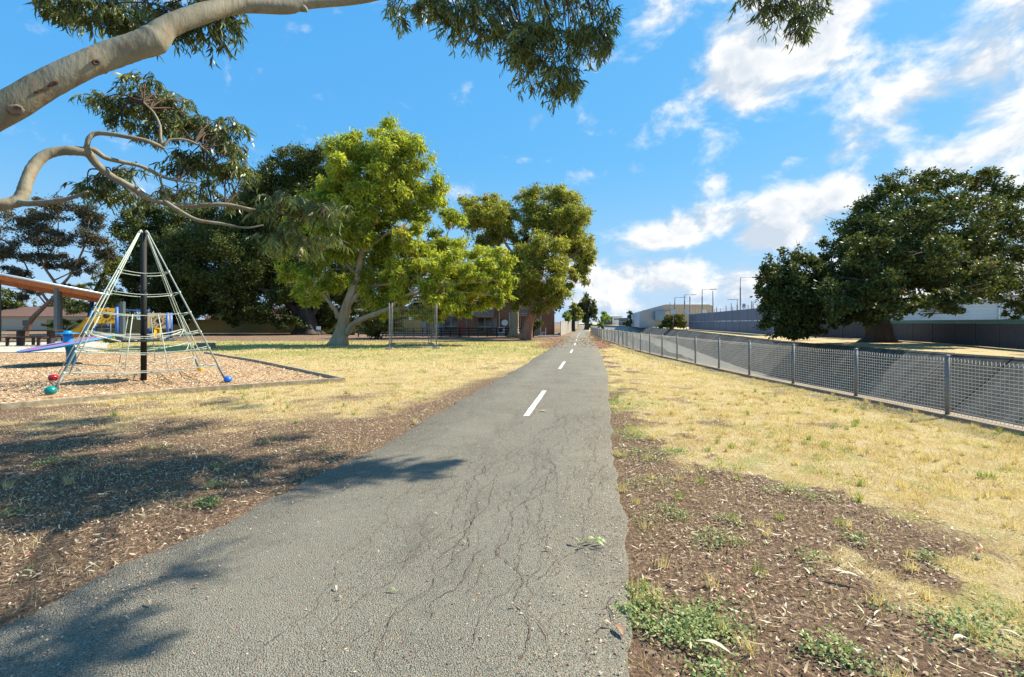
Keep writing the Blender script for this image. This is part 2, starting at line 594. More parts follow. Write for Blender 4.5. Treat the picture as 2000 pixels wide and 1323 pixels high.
m_ground = ground_mat()
m_asphalt = asphalt_mat()
m_mulch = mulch_mat()
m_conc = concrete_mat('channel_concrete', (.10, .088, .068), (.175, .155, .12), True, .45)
m_conc_floor = concrete_mat('channel_floor_concrete', (.20, .185, .15), (.30, .275, .225))
m_kerb = concrete_mat('kerb_concrete', (.24, .175, .11), (.34, .265, .18))
m_slab = concrete_mat('slab_concrete', (.45, .40, .32), (.56, .51, .43))


# ---------------------------------------------------------------- ground sheets
def geo(a, b, n):
    return list(np.geomspace(a, b, n))


def sheet(name, rows, offs, fx, z_amp=.03):
    rows = np.array(rows); offs = np.array(offs)
    Yg, S = np.meshgrid(rows, offs, indexing='ij')
    X = fx(Yg) + S
    nx, ny = len(offs), len(rows)
    z = -.03 + z_amp * (fbm(X * 1.3, Yg * 1.3, 4) - .5) * sstep(60, 10, Yg)
    v = np.stack([X, Yg, z], -1).reshape(-1, 3)
    i = np.arange(ny * nx).reshape(ny, nx)
    f = np.stack([i[:-1, :-1], i[:-1, 1:], i[1:, 1:], i[1:, :-1]], -1).reshape(-1, 4)
    if offs[0] > offs[-1]:
        f = f[:, ::-1]
    d, g, l = zones(v[:, 0], v[:, 1])
    o = np_obj(name, v, f, m_ground, None, {'dirt': d, 'green': g, 'litter': l}, True)
    return tag(o, kind='structure')


rows = list(np.arange(-8, 1.5, .5)) + list(np.arange(1.5, 14, .13)) + list(np.arange(14, 45, .5)) + geo(45, 4500, 60)
offs = [.30, .2, .1, 0] + list(np.arange(-.13, -18, -.13)) + list(-np.geomspace(18, 2500, 60))
sheet('ground', rows, offs, fence_x)
rows2 = list(np.arange(-12, 80, 1.0)) + geo(80, 4500, 50)
sheet('far_bank_ground', rows2, list(np.arange(0, 20, .7)) + list(np.geomspace(20, 3000, 40)), far_x)

# asphalt path
py = list(np.arange(-5, 1.5, .3)) + list(np.arange(1.5, 16, .06)) + list(np.arange(16, 60, .4)) + geo(60, 400, 60)
py = np.array(py)
jl = (fbm(py * 1.7, py * 0 + 3.3, 4) - .5) * .34 + (fbm(py * 9, py * 0 + 8.3, 3) - .5) * .05
jr = (fbm(py * 1.7, py * 0 + 33.3, 4) - .5) * .13 + (fbm(py * 9, py * 0 + 18.3, 3) - .5) * .05
XL, XR = path_l(py) + jl, path_r(py) + jr
fr = np.array([0, .012, .25, .5, .75, .988, 1.0])
pz = np.array([-.02, .006, .012, .016, .012, .006, -.02])
v = np.stack([XL[:, None] + (XR - XL)[:, None] * fr[None], np.repeat(py[:, None], 7, 1), np.repeat(pz[None], len(py), 0)], -1).reshape(-1, 3)
i = np.arange(len(py) * 7).reshape(len(py), 7)
f = np.stack([i[:-1, :-1], i[:-1, 1:], i[1:, 1:], i[1:, :-1]], -1).reshape(-1, 4)
path = tag(np_obj('path', v, f, m_asphalt, None, None, True), kind='structure')


# painted centre dashes
def paint_mat():
    m, t, o = new_mat('worn_white_paint')
    p = wpos(t)
    n = noise(t, p, 70, 4, .7)
    n2 = noise(t, p, 9, 4, .6)
    c = MIX(t, RANGE(t, n2, .35, .7), (.72, .71, .66), (.55, .53, .47))
    c = MIX(t, RANGE(t, n, .60, .68), c, (.20, .19, .17))
    b = N(t, 'ShaderNodeBsdfPrincipled', {'Base Color': c, 'Roughness': .7})
    t.links.new(bump(t, n, .5, .006), b.inputs['Normal'])
    t.links.new(b.outputs[0], o.inputs[0])
    return m


m_paint = paint_mat()
mid_x = lambda y: (path_l(y) + path_r(y)) / 2
for k, (ya, yb) in enumerate([(8.68, 11.9), (17.5, 20.7), (26.6, 29.8), (35.6, 38.8), (44.6, 47.8), (53.6, 56.8), (62.6, 65.8), (71.6, 74.8), (80.6, 83.8)]):
    xa = .255 if k == 0 else float(mid_x(ya)) - .05
    xb = .80 if k == 0 else float(mid_x(yb)) - .05
    w = .054
    ys = np.linspace(ya, yb, 40)
    xs = np.interp(ys, [ya, yb], [xa, xb])
    wl = w + (fbm(ys * 14, ys * 0 + k, 3) - .5) * .02
    wr = w + (fbm(ys * 14, ys * 0 + k + 9, 3) - .5) * .02
    v = np.concatenate([np.stack([xs - wl, ys, ys * 0 + .021], -1), np.stack([xs + wr, ys, ys * 0 + .021], -1)])
    n = len(ys)
    f = [(j, n + j, n + j + 1, j + 1) for j in range(n - 1)]
    np_obj('lane_marking', v, f, m_paint, path)

# cracks filled with red-brown grit, running lengthwise
m_crack = simple('crack_grit', (.15, .085, .055), .95, var=.6, scale=30, c2=(.05, .042, .036))
cv, cf = [], []


def crack(x, y, length, head, wid, depth=0):
    n = int(length / .025)
    a = head
    pts = []
    for s in range(n):
        a += random.gauss(0, .30)
        a += (head - a) * .22
        x += math.sin(a) * .025
        y += math.cos(a) * .025
        if not (float(path_l(y)) + .25 < x < float(path_r(y)) - .08):
            break
        w = wid * (0.25 + 1.1 * random.random() ** 1.6) * min(1, s / 8 + .2, (n - s) / 8 + .2)
        pts.append((x, y, w, a))
        if depth < 2 and random.random() < .007:
            crack(x, y, length * random.uniform(.15, .4), head + random.choice((-1, 1)) * random.uniform(.4, 1.1), wid * .7, depth + 1)
    b = len(cv)
    for (px, py_, w, a) in pts:
        c, s_ = math.cos(a), math.sin(a)
        cv.append((px - c * w, py_ + s_ * w, .0205)); cv.append((px + c * w, py_ - s_ * w, .0205))
    for q in range(len(pts) - 1):
        cf.append((b + 2 * q, b + 2 * q + 1, b + 2 * q + 3, b + 2 * q + 2))


random.seed(11)
for (px, py_, L) in [(720, 1323, 1.9), (850, 1130, 2.6), (900, 1300, 1.6), (1010, 1315, 2.8), (1030, 1040, 2.5), (1060, 1180, 2.6), (1095, 990, 2.2), (960, 1020, 2.0),
                     (1165, 1120, 1.6), (1150, 1000, 2.6), (1110, 900, 2.8), (1030, 900, 2.6), (1060, 870, 2.4), (1135, 1300, 1.4), (1180, 960, 1.2), (985, 870, 2.6),
                     (1120, 860, 2.5), (1090, 840, 2.4), (930, 960, 1.4), (820, 1240, .9), (1075, 1320, 1.5), (1160, 850, 2.3), (1000, 1130, 1.1), (880, 1050, 1.0)]:
    g = G(px, py_)
    crack(g.x, g.y, L * 1.3, .16 + random.uniform(-.10, .10), random.uniform(.0018, .0032))
for k in range(64):
    y0 = random.uniform(2.2, 11)
    u_ = random.uniform(.42, .97)
    crack(float(path_l(y0)) + (float(path_r(y0)) - float(path_l(y0))) * u_, y0, random.uniform(.5, 2.4), .16 + random.gauss(0, .10), random.uniform(.0012, .0025))
tag(np_obj('crack', cv, cf, m_crack, path), kind='stuff')

# ---------------------------------------------------------------- stormwater channel
chan_rows = np.array(list(np.arange(-12, 120, 2.0)) + geo(120, 4500, 40))
nx, fx = fence_x(chan_rows) + .30, far_x(chan_rows)
DEP = 2.6
prof = [(nx, 0 * nx - .04), (nx + 3.6, 0 * nx - DEP), (fx - 2.7, 0 * nx - DEP), (fx + .32, 0 * nx - .10), (fx + .9, 0 * nx - .06)]
v = np.stack([np.stack([a, chan_rows, z], -1) for a, z in prof], 1).reshape(-1, 3)
i = np.arange(len(chan_rows) * 5).reshape(len(chan_rows), 5)
f = np.stack([i[:-1, :-1], i[:-1, 1:], i[1:, 1:], i[1:, :-1]], -1).reshape(-1, 4)
channel = tag(np_obj('drainage_channel', v, f, m_conc_floor), kind='structure')
# sloping slabs of the far bank, one by one, with recessed joints
y = -6.0
while y < 190:
    L = 2.9
    a0, a1 = y + .03, y + L - .03
    vs = []
    for yy in (a0, a1):
        fxv = float(far_x(yy))
        t0 = Vector((fxv - 2.95, yy, -DEP + .04)); t1 = Vector((fxv + .12, yy, .03 + .03 * random.random()))
        vs += [t0, t1, t1 + Vector((.25, 0, -.2)), t0 + Vector((.1, 0, -.2))]
    mb = MB()
    mb.add(vs, [(0, 4, 5, 1), (1, 5, 6, 2), (0, 1, 2, 3), (7, 6, 5, 4), (0, 3, 7, 4)])
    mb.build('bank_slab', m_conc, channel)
    y += L
# water on the floor
wm, t, o = new_mat('shallow_water')
p = wpos(t)
b = N(t, 'ShaderNodeBsdfPrincipled', {'Base Color': (.10, .10, .09, 1), 'Roughness': .06, 'Specular IOR Level': .6})
wn = noise(t, N(t, 'ShaderNodeVectorMath', {0: p, 1: (1, .5, 1)}, operation='MULTIPLY').outputs[0], 2.5, 3)
t.links.new(bump(t, wn, .15, .05), b.inputs['Normal'])
t.links.new(b.outputs[0], o.inputs[0])
ys = np.arange(20, 230, 1.0)
cx = (fence_x(ys) + .3 + 3.6 + far_x(ys) - 3.0) / 2 - .3
wl = 1.0 + 2.2 * fbm(ys * .16, ys * 0 + 2, 3); wr = 1.0 + 2.4 * fbm(ys * .16, ys * 0 + 12, 3)
v = np.concatenate([np.stack([cx - wl, ys, ys * 0 - DEP + .02], -1), np.stack([cx + wr, ys, ys * 0 - DEP + .02], -1)])
n = len(ys)
tag(np_obj('water', v, [(j, n + j, n + j + 1, j + 1) for j in range(n - 1)], wm), kind='structure')

# concrete mowing strip under the fence
mb = MB()
ys = list(np.arange(-6, 90, 1.1))
for a, b_ in zip(ys[:-1], ys[1:]):
    xa, xb = float(fence_x(a)), float(fence_x(b_))
    mb.add([(xa - .10, a, .035), (xa + .28, a, .03), (xb + .28, b_, .03), (xb - .10, b_, .035), (xa - .12, a, -.06), (xb - .12, b_, -.06), (xa + .30, a, -.2), (xb + .30, b_, -.2)],
           [(0, 1, 2, 3), (4, 0, 3, 5), (1, 6, 7, 2)])
tag(mb.build('mowing_strip', m_kerb), kind='structure')

# ---------------------------------------------------------------- play area surface and timber edging
mb = MB()
mb.add([(p_.x, p_.y, .0) for p_ in MUL], [tuple(range(len(MUL)))])
mulch = tag(mb.build('mulch_bed', m_mulch), kind='structure')
m_timber = simple('weathered_timber', (.46, .38, .25), .85, var=.45, scale=9, bmp=.4)
edg = thing('timber_edging', 'low weathered timber edging around the mulch play area', 'edging', (MUL[4].x, MUL[4].y, 0))
for i0, i1 in zip(range(0, 7), range(1, 8)):
    A, B = Vector(MUL[i0]), Vector(MUL[i1])
    nseg = max(1, int((B - A).length / 2.4))
    d = (B - A).normalized()
    for s in range(nseg):
        a = A.lerp(B, s / nseg) + d * .006
        b_ = A.lerp(B, (s + 1) / nseg) - d * .006
        a.z = b_.z = .03 + random.uniform(-.008, .008)
        MB().beam(a, b_, .09, .12).build('sleeper', m_timber, edg)

# wood chips on the mulch
m_chip = leaf_mat('wood_chips', [(0, (.17, .10, .06)), (.35, (.44, .29, .17)), (.7, (.66, .48, .30)), (1, (.76, .63, .47))], 0, .9, .1)


def flakes(n, xy, z, ln, wd, tint, name, mat, parent=None, tilt=.35, curl=.0, kind='stuff'):
    """n small pointed flakes (leaves, chips) lying about; 6 vertices each"""
    th = rng.random(n) * 2 * np.pi
    ln = np.broadcast_to(ln, n); wd = np.broadcast_to(wd, n)
    d = np.stack([np.cos(th), np.sin(th), rng.normal(0, tilt, n)], -1)
    d /= np.linalg.norm(d, axis=1)[:, None]
    w = np.stack([-np.sin(th), np.cos(th), rng.normal(0, tilt, n)], -1)
    c = np.concatenate([xy, np.broadcast_to(z, n)[:, None] + np.abs(d[:, 2:3]) * ln[:, None] * .5], 1)
    L, W = ln[:, None], wd[:, None]
    bend = w * (rng.normal(0, curl, n)[:, None] * L)
    up = np.array([0, 0, 1.0]) * L * curl * rng.random(n)[:, None]
    vs = np.stack([c - d * L / 2 + bend + up, c - d * L * .18 + w * W / 2, c - d * L * .18 - w * W / 2, c + d * L * .2 + w * W * .4, c + d * L * .2 - w * W * .4, c + d * L / 2 + bend + up], 1)
    b = np.arange(n)[:, None] * 6
    f = np.concatenate([b + np.array([[0, 2, 1]]), b + np.array([[1, 2, 4]]), b + np.array([[1, 4, 3]]), b + np.array([[3, 4, 5]])], 0)
    o = np_obj(name, vs.reshape(-1, 3), f, mat, parent, {'tint': np.repeat(tint, 6)})
    if kind:
        o['kind'] = kind
    return o


def rand_in(poly, n, dens=None):
    xs = [p_.x for p_ in poly]; ys_ = [p_.y for p_ in poly]
    lo = np.array([max(min(xs), -32), max(min(ys_), 3)]); hi = np.array([max(xs), min(max(ys_), 40)])
    r = lo + (hi - lo) * rng.random((n, 2))
    return r[in_poly(r[:, 0], r[:, 1], poly)]


pts = rand_in(MUL, 90000)
pts = pts[(np.abs(pts[:, 0]) < pts[:, 1] * 1.08 + .5)]
keep = rng.random(len(pts)) < np.clip(14 / pts[:, 1], 0, 1) ** 1.5
pts = pts[keep]
flakes(len(pts), pts, .008, rng.uniform(.03, .10, len(pts)), rng.uniform(.015, .035, len(pts)), rng.random(len(pts)), 'wood_chip_layer', m_chip, mulch, .3)

# ---------------------------------------------------------------- grass, litter, weeds
m_grass = leaf_mat('grass_blades', [(0, (.46, .33, .13)), (.22, (.70, .55, .29)), (.45, (.82, .70, .44)), (.55, (.50, .50, .16)), (.75, (.30, .38, .09)), (1, (.20, .30, .07))], .4, .7, .2)


def free_ground(x, y, m=.0):
    return ~((x > path_l(y) + m) & (x < path_r(y) - m)) & ~in_poly(x, y, MUL) & (x < fence_x(y) + .1)


def grass_band(y0, y1, dens, w, h, xlo):
    area_x0, area_x1 = xlo, 9.0
    n = int(dens * (y1 - y0) * (area_x1 - area_x0))
    x = rng.uniform(area_x0, area_x1, n); y_ = rng.uniform(y0, y1, n)
    k = (np.abs(x) < y_ * 1.08 + .8) & free_ground(x, y_, .02)
    x, y_ = x[k], y_[k]
    d, g, l = zones(x, y_)
    tuft = fbm(x * 5 + 3, y_ * 5 + 8, 3)
    pr = (1 - .90 * sstep(.25, .80, d + (tuft - .5) * 1.5)) * (.25 + .75 * sstep(.35, .6, tuft))
    k = (rng.random(len(x)) < pr) & (rng.random(len(x)) > l)
    x, y_, g = x[k], y_[k], g[k]
    n = len(x)
    isg = rng.random(n) < sstep(.3, .9, g + (fbm(x * 3, y_ * 3, 3) - .5) * .6)
    cl = fbm(x * 2.2 + 7, y_ * 2.2 + 71, 3)
    tint = np.where(isg, .55 + .45 * rng.random(n), np.clip(.46 * rng.random(n) ** .7 + (cl - .5) * .55, 0, .46))
    th = rng.random(n) * 2 * np.pi
    H = h * (.55 + 1.0 * sstep(.5, .75, tuft[k])) * rng.uniform(.35, 1.15, n) * np.where(isg, 1.1, .9)
    lean = rng.normal(0, .75, (n, 2)) * H[:, None]
    W = w * rng.uniform(.6, 1.2, n)
    dx, dy = np.cos(th) * W / 2, np.sin(th) * W / 2
    z0 = np.full(n, -.035)
    v = np.stack([np.stack([x - dx, y_ - dy, z0], -1), np.stack([x + dx, y_ + dy, z0], -1), np.stack([x + lean[:, 0], y_ + lean[:, 1], z0 + .02 + H], -1)], 1)
    f = np.arange(n * 3).reshape(n, 3)
    return v.reshape(-1, 3), f, np.repeat(tint, 3)


acc_v, acc_f, acc_t, base = [], [], [], 0
for args in [(1.8, 5, 4200, .0045, .045, -6), (5, 9.5, 2100, .007, .05, -11), (9.5, 17, 900, .012, .055, -18), (17, 28, 260, .024, .07, -30), (28, 46, 110, .045, .10, -46)]:
    v, f, tt = grass_band(*args)
    acc_v.append(v); acc_f.append(f + base); acc_t.append(tt)
    base += len(v)
# taller dry tufts scattered through the verge
nt_ = 900
tx = rng.uniform(-9, 8, nt_); ty = rng.uniform(2, 12, nt_)
k_ = (np.abs(tx) < ty * 1.08 + .5) & free_ground(tx, ty, -.02)
dd_ = zones(tx, ty)[0]
k_ &= rng.random(nt_) > .85 * (dd_ > .45) * (tx < path_l(ty))
k_ &= rng.random(nt_) > .4 * (dd_ > .45)
tx, ty = tx[k_], ty[k_]
per_ = 26
bx_ = np.repeat(tx, per_) + rng.normal(0, .022, len(tx) * per_); by_ = np.repeat(ty, per_) + rng.normal(0, .022, len(tx) * per_)
n_ = len(bx_)
hh = np.repeat(rng.uniform(.04, .11, len(tx)), per_) * rng.uniform(.4, 1.1, n_)
ang = rng.random(n_) * 6.283
ww = .0022 + .0004 * by_
lean = rng.normal(0, .5, (n_, 2)) * hh[:, None]
tv = np.stack([np.stack([bx_ - np.cos(ang) * ww, by_ - np.sin(ang) * ww, np.full(n_, -.03)], -1), np.stack([bx_ + np.cos(ang) * ww, by_ + np.sin(ang) * ww, np.full(n_, -.03)], -1), np.stack([bx_ + lean[:, 0], by_ + lean[:, 1], hh], -1)], 1).reshape(-1, 3)
acc_v.append(tv); acc_f.append(np.arange(n_ * 3).reshape(n_, 3) + base)
gtuft = np.repeat(rng.random(len(tx)) < .16, per_)
acc_t.append(np.repeat(np.where(gtuft, .55 + .35 * rng.random(n_), .1 + .35 * rng.random(n_)), 3))
base += n_ * 3
gr = np_obj('grass', np.concatenate(acc_v), np.concatenate(acc_f), m_grass, None, {'tint': np.concatenate(acc_t)})
tag(gr, 'dry straw coloured grass mixed with green over the park ground', 'grass', kind='stuff')
print('grass tris', base // 3)

m_litter = leaf_mat('fallen_leaves', [(0, (.13, .075, .05)), (.25, (.30, .16, .095)), (.5, (.50, .36, .22)), (.75, (.66, .54, .36)), (1, (.76, .68, .52))], .1, .7, .25)
n = 60000
x = rng.uniform(-9, 9, n); y_ = rng.uniform(1.9, 11, n)
d, g, l = zones(x, y_)
k = (np.abs(x) < y_ * 1.08 + .6) & free_ground(x, y_, -.05) & (rng.random(n) < (.02 + .30 * d) * (.4 + 1.2 * fbm(x * 2, y_ * 2, 3)))
x, y_ = x[k], y_[k]
n = len(x)
flakes(n, np.stack([x, y_], -1), -.012, rng.uniform(.022, .10, n), rng.uniform(.005, .014, n), rng.random(n) ** 1.1, 'leaf_litter', m_litter, None, .18, .12)
tag(bpy.data.objects['leaf_litter'], 'fallen gum leaves and bark strewn over the bare earth', 'leaf litter')
n = 120000
x = rng.uniform(-9, 9, n); y_ = rng.uniform(1.9, 12, n)
d, g, l = zones(x, y_)
k = (np.abs(x) < y_ * 1.08 + .6) & free_ground(x, y_, -.10) & (rng.random(n) < (.04 + .75 * d))
x, y_ = x[k], y_[k]
n = len(x)
o = flakes(n, np.stack([x, y_], -1), -.018, rng.uniform(.012, .04, n), rng.uniform(.004, .012, n), rng.random(n) ** 1.2 * .9, 'bark_crumbs', m_litter, None, .3)
tag(o, 'fine crumbs of bark and twig on the bare earth', 'bark crumbs')
# grit and crumbs swept onto the asphalt, denser along its edges
n = 9000
y_ = rng.uniform(1.9, 14, n)
u = np.where(rng.random(n) < .55, np.abs(rng.normal(0, .10, n)), rng.random(n))
u = np.clip(np.where(rng.random(n) < .5, u, 1 - u), 0, 1)
x = path_l(y_) + (path_r(y_) - path_l(y_)) * u
o = flakes(n, np.stack([x, y_], -1), .016, rng.uniform(.006, .022, n), rng.uniform(.004, .011, n), rng.random(n) ** 1.3 * .75, 'path_grit', m_litter, None, .3)
tag(o, 'small crumbs of bark and grit scattered on the asphalt', 'grit')
# red-brown leaves drifted beside the far stretch of path
n = 9000
x = rng.uniform(0, 12, n); y_ = rng.uniform(30, 62, n)
d, g, l = zones(x, y_)
k = rng.random(n) < l
x, y_ = x[k], y_[k]; n = len(x)
o = flakes(n, np.stack([x, y_], -1), .012, rng.uniform(.09, .2, n), rng.uniform(.04, .08, n), rng.random(n) * .5 + .05, 'leaf_drift', m_litter, None, .2)
tag(o, 'red-brown leaves drifted along both edges of the distant path', 'leaf litter')

# low green weeds
m_weed = leaf_mat('weed_leaves', [(0, (.15, .20, .06)), (.5, (.28, .35, .11)), (1, (.44, .48, .19))], .3, .6, .3)
WEEDS = [(1310, 1195, .34, 2600), (1335, 1225, .26, 1500), (1225, 1195, .14, 400), (1275, 888, .42, 1500), (1240, 850, .30, 900), (1245, 795, .40, 800), (1560, 962, .30, 700), (1430, 1012, .14, 350),
         (1590, 1255, .24, 600), (1640, 1280, .18, 400), (1400, 1050, .22, 600), (1300, 1000, .25, 700), (1330, 880, .10, 200), (1860, 1210, .32, 900), (1930, 1255, .28, 700), (1800, 1085, .16, 300),
         (1690, 1055, .14, 300), (1400, 915, .14, 200), (1580, 1085, .16, 300), (1410, 1315, .18, 500), (1265, 940, .25, 400), (400, 982, .17, 700), (105, 900, .24, 600), (420, 945, .10, 200), (430, 912, .15, 200),
         (30, 998, .14, 250), (640, 878, .14, 150), (320, 872, .25, 250), (1230, 765, .5, 500), (1760, 805, .4, 300), (1950, 850, .4, 350)]
wx, wz = [], []
for (px, py_, r, n) in WEEDS:
    g = G(px, py_)
    k = 9
    sub = rng.normal(0, .42, (k, 2)) * r
    s = sub[rng.integers(0, k, n)] + rng.normal(0, .20, (n, 2)) * r
    n = int(n * .42); s = s[:n]
    wx.append(np.array([[g.x, g.y]]) + s * np.array([[1.25, 1.0]]))
    rr = np.linalg.norm(s, axis=1) / r
    wz.append(np.clip(rng.random(n) * .055 * (1.2 - rr), 0, 1) - .015)
wx = np.concatenate(wx); wz = np.concatenate(wz)
n = len(wx)
o = flakes(n, wx, wz, rng.uniform(.012, .030, n), rng.uniform(.008, .016, n), rng.random(n), 'ground_weeds', m_weed, None, .55)
tag(o, 'low green weeds in patches on the bare earth beside the path', 'weeds')


# ---------------------------------------------------------------- mesh fence along the channel
m_galv = simple('galvanised_steel', (.22, .22, .205), .6, .15, .25, 9)
m_wire = simple('galvanised_wire', (.50, .47, .40), .6, .0, .15, 9)
ypost, ya = [], -2.0
for k in range(40):
    ypost.append(ya)
    ya += 2.2
off = 8.77 - min(ypost, key=lambda q: abs(q - 8.77))
ypost = [q + off for q in ypost]
fence = thing('mesh_fence', 'long low galvanised wire mesh fence with round posts along the drain', 'fence', (float(fence_x(8.77)), 8.77, 0))
FH = 1.06
for k, yy in enumerate(ypost):
    xx = float(fence_x(yy))
    mb = MB().tube([(xx, yy, -.05), (xx, yy, FH + .02)], .036, 12)
    mb.lathe((xx, yy, FH + .02), [(.041, 0), (.041, .012), (.03, .03), (.0, .036)], 12)
    mb.build('post', m_galv, fence)
    if k == len(ypost) - 1:
        break
    y2 = ypost[k + 1]
    x2 = float(fence_x(y2))
    A, B = Vector((xx, yy, 0)), Vector((x2, y2, 0))
    d = (B - A).normalized()
    nrm = Vector((d.y, -d.x, 0))
    mb = MB()
    far = yy > 34
    step = .066 if not far else .132
    rw = .0046 if yy < 20 else .0055 if yy < 34 else .009
    nv = int((B - A).length / step)
    sag = lambda s: -.012 * math.sin(math.pi * s)
    for q in range(nv + 1):
        s = q / nv
        b0 = A.lerp(B, s)
        bul = nrm * (.012 * math.sin(3.1 * s * math.pi + k))
        top = b0 + bul + Vector((0, 0, FH - .07 + sag(s)))
        mb.tube([b0 + Vector((0, 0, .05)), b0 + bul + Vector((0, 0, .5)), top], rw, 4, False)
        if q < nv:   # rolled top: a loop between every two wires
            b1 = A.lerp(B, (q + 1) / nv)
            t2 = b1 + Vector((0, 0, FH - .07 + sag((q + 1) / nv)))
            m_ = (top + t2) / 2
            mb.tube([top, m_ + nrm * .035 + Vector((0, 0, .065)), m_ - nrm * .03 + Vector((0, 0, .012)), t2], rw, 4, False)
    nh = 16 if not far else 9
    for q in range(nh):
        z = .06 + (FH - .15) * q / (nh - 1)
        mb.tube([A.lerp(B, s) + nrm * (.012 * math.sin(3.1 * s * math.pi + k)) * (z / FH) + Vector((0, 0, z + sag(s))) for s in (0, .25, .5, .75, 1)], rw, 4, False)
    mb.build('mesh_panel', m_wire, fence)

# ---------------------------------------------------------------- rope climbing pyramid
m_black = simple('black_coated_steel', (.010, .011, .011), .7, var=.3)
m_rope = simple('pale_green_rope', (.50, .56, .46), .8, var=.3, scale=30, bmp=.3)
m_rubber = simple('black_rubber_mat', (.035, .037, .042), .7, var=.3)
pb = Vector((-10.82, 14.2, 0))
net = thing('rope_pyramid', 'pale rope climbing net hung from a black central pole', 'climbing net', pb)
TOP = 4.36
MB().tube([pb + Vector((0, 0, -.1)), pb + Vector((0, 0, TOP))], .076, 16).build('pole', m_black, net)
anch = [G(108, 768), G(440, 746), G(388, 723), G(118, 745)]     # near, right, back, left
mb = MB()
for a in anch:
    d = (a - pb).normalized()
    mb.tube([pb + Vector((0, 0, TOP - .1)), pb + d * .10 + Vector((0, 0, TOP + .02)), pb + d * .16 + Vector((0, 0, TOP - .06))], .03, 6)
mb.build('top_shackles', m_rope, net)
T = [pb + (a - pb).normalized() * .14 + Vector((0, 0, TOP - .02)) for a in anch]


def edge(i, z):
    a = anch[i % 4] + Vector((0, 0, .08))
    t = T[i % 4]
    k = (t.z - z) / (t.z - a.z)
    return t.lerp(a, k)


def sagged(a, b, s, n=8, inn=0.0):
    r = []
    for q in range(n + 1):
        t = q / n
        p_ = a.lerp(b, t)
        k = 4 * t * (1 - t)
        c = pb.copy(); c.z = p_.z
        r.append(p_ + Vector((0, 0, -s * k)) + (c - p_).normalized() * inn * k)
    return r


levels = [(3.17, .07, .012), (2.57, .09, .012), (1.99, .10, .013), (1.42, .11, .013), (.95, .08, .012), (.45, .05, .012)]
for i in range(4):
    MB().tube([T[i], edge(i, 2.2), edge(i, .09)], .017, 8).build('corner_rope', m_rope, net)
    side = (anch[(i + 1) % 4] - anch[i]).normalized() * .10
    mb = MB().tube([T[i] + side * .2, edge(i, 2.0) + side * .8, edge(i, .45) + side], .011, 6)
    mb.tube([T[i] - side * .2, edge(i, 2.0) - side * .8, edge(i, .45) - side], .011, 6)
    mb.build('corner_rope', m_rope, net)
    for (z, s, r) in levels:   # clamp at every knot
        MB().lathe(edge(i, z), [(0, -.045), (.028, -.035), (.033, 0), (.028, .035), (0, .045)], 8).build('rope_clamp', m_rope, net)
    MB().tube([edge(i, .42), edge(i, .06)], .034, 8).build('turnbuckle', m_galv, net)
    for (z, s, r) in levels:
        MB().tube(sagged(edge(i, z), edge(i + 1, z), s, 8, .10), r, 6).build('net_rope', m_rope, net)
        if z < 1.5:
            MB().tube(sagged(edge(i, z + .06), edge(i + 1, z + .06), s + .12, 8, .30), r, 6).build('net_rope', m_rope, net)
    for t in (.36, .68):
        up = sagged(edge(i, 1.99), edge(i + 1, 1.99), .07, 20, .10)[int(t * 20)]
        mid = sagged(edge(i, 1.2), edge(i + 1, 1.2), .07, 20, .10)[int(t * 20)]
        lo = sagged(edge(i, .45), edge(i + 1, .45), .03, 20, .10)[int(t * 20)]
        MB().tube([up, mid, lo], .012, 6).build('net_rope', m_rope, net)
    # ropes carrying the platform
    pc = pb + (anch[i] - pb).normalized() * .78 + Vector((0, 0, 1.17))
    pc.z = 1.17
    MB().tube([edge(i, 1.42), pc], .017, 6).build('net_rope', m_rope, net)
oct_ = [pb + Vector((.82 * math.cos(a), .82 * math.sin(a), 1.15)) for a in [math.pi / 8 + k * math.pi / 4 for k in range(8)]]
MB().prism(oct_, (0, 0, .035)).build('platform', m_rubber, net)
for p_ in oct_:
    MB().lathe(p_ + Vector((0, 0, .035)) + (pb - p_).normalized() * .12 * Vector((1, 1, 0)), [(.05, 0), (.04, .02), (0, .024)], 8).build('platform_bolt', m_galv, net)
for nm, pos, c, lab, r in (('anchor_ball', G(99, 771), (.0, .22, .20), 'teal anchor ball at the near foot of the climbing net', .115), ('anchor_ball', G(445, 747), (.02, .16, .60), 'blue anchor ball at the right foot of the climbing net', .105),
                           ('anchor_ball', G(391, 724), (.75, .50, .02), 'yellow anchor ball behind the climbing net', .095), ('anchor_ball', G(104, 744.5), (.55, .02, .04), 'red anchor ball at the left foot of the climbing net', .115)):
    mm = simple('ball_paint', c, .3, var=.12, scale=12, spec=.5)
    prof = [(r * math.sin(a) * (1.05), r * .92 * (1 - math.cos(a))) for a in np.linspace(0.02, math.pi - .02, 14)]
    o = MB().lathe(Vector((pos.x, pos.y, -.012)), prof, 20).build(nm, mm, net)
    o['label'] = lab

# ---------------------------------------------------------------- tilted spinning dish
m_blue = simple('sky_blue_paint', (.01, .26, .58), .35, var=.15, scale=5)
sb = G(139, 712)
spin = thing('spinner_dish', 'tilted pink and blue spinning dish on a blue post', 'playground spinner', sb)
ctr = P(133, 670, sb.y)
k = sb.y / F
MB().tube(catmull([sb + Vector((0, 0, -.05)), sb + Vector((0, 0, .45)), ctr + Vector((.06, 0, -.1)), ctr + Vector((-.03, 0, .3))], 6), .155, 14).build('post', m_blue, spin)
tilt = Matrix.Rotation(math.radians(-8), 3, 'Y') @ Matrix.Rotation(math.radians(9), 3, 'X')
R = 1.52
MB().lathe(ctr, [(0.0, -.10), (R * .6, -.09), (R * .96, -.04), (R, -.01), (R * .995, .015), (R * .96, .026), (R * .93, .02)], 40, tilt).build('dish_rim', m_blue, spin)
m, t, o = new_mat('pink_blue_dish')
p = N(t, 'ShaderNodeTexCoord').outputs['Object']
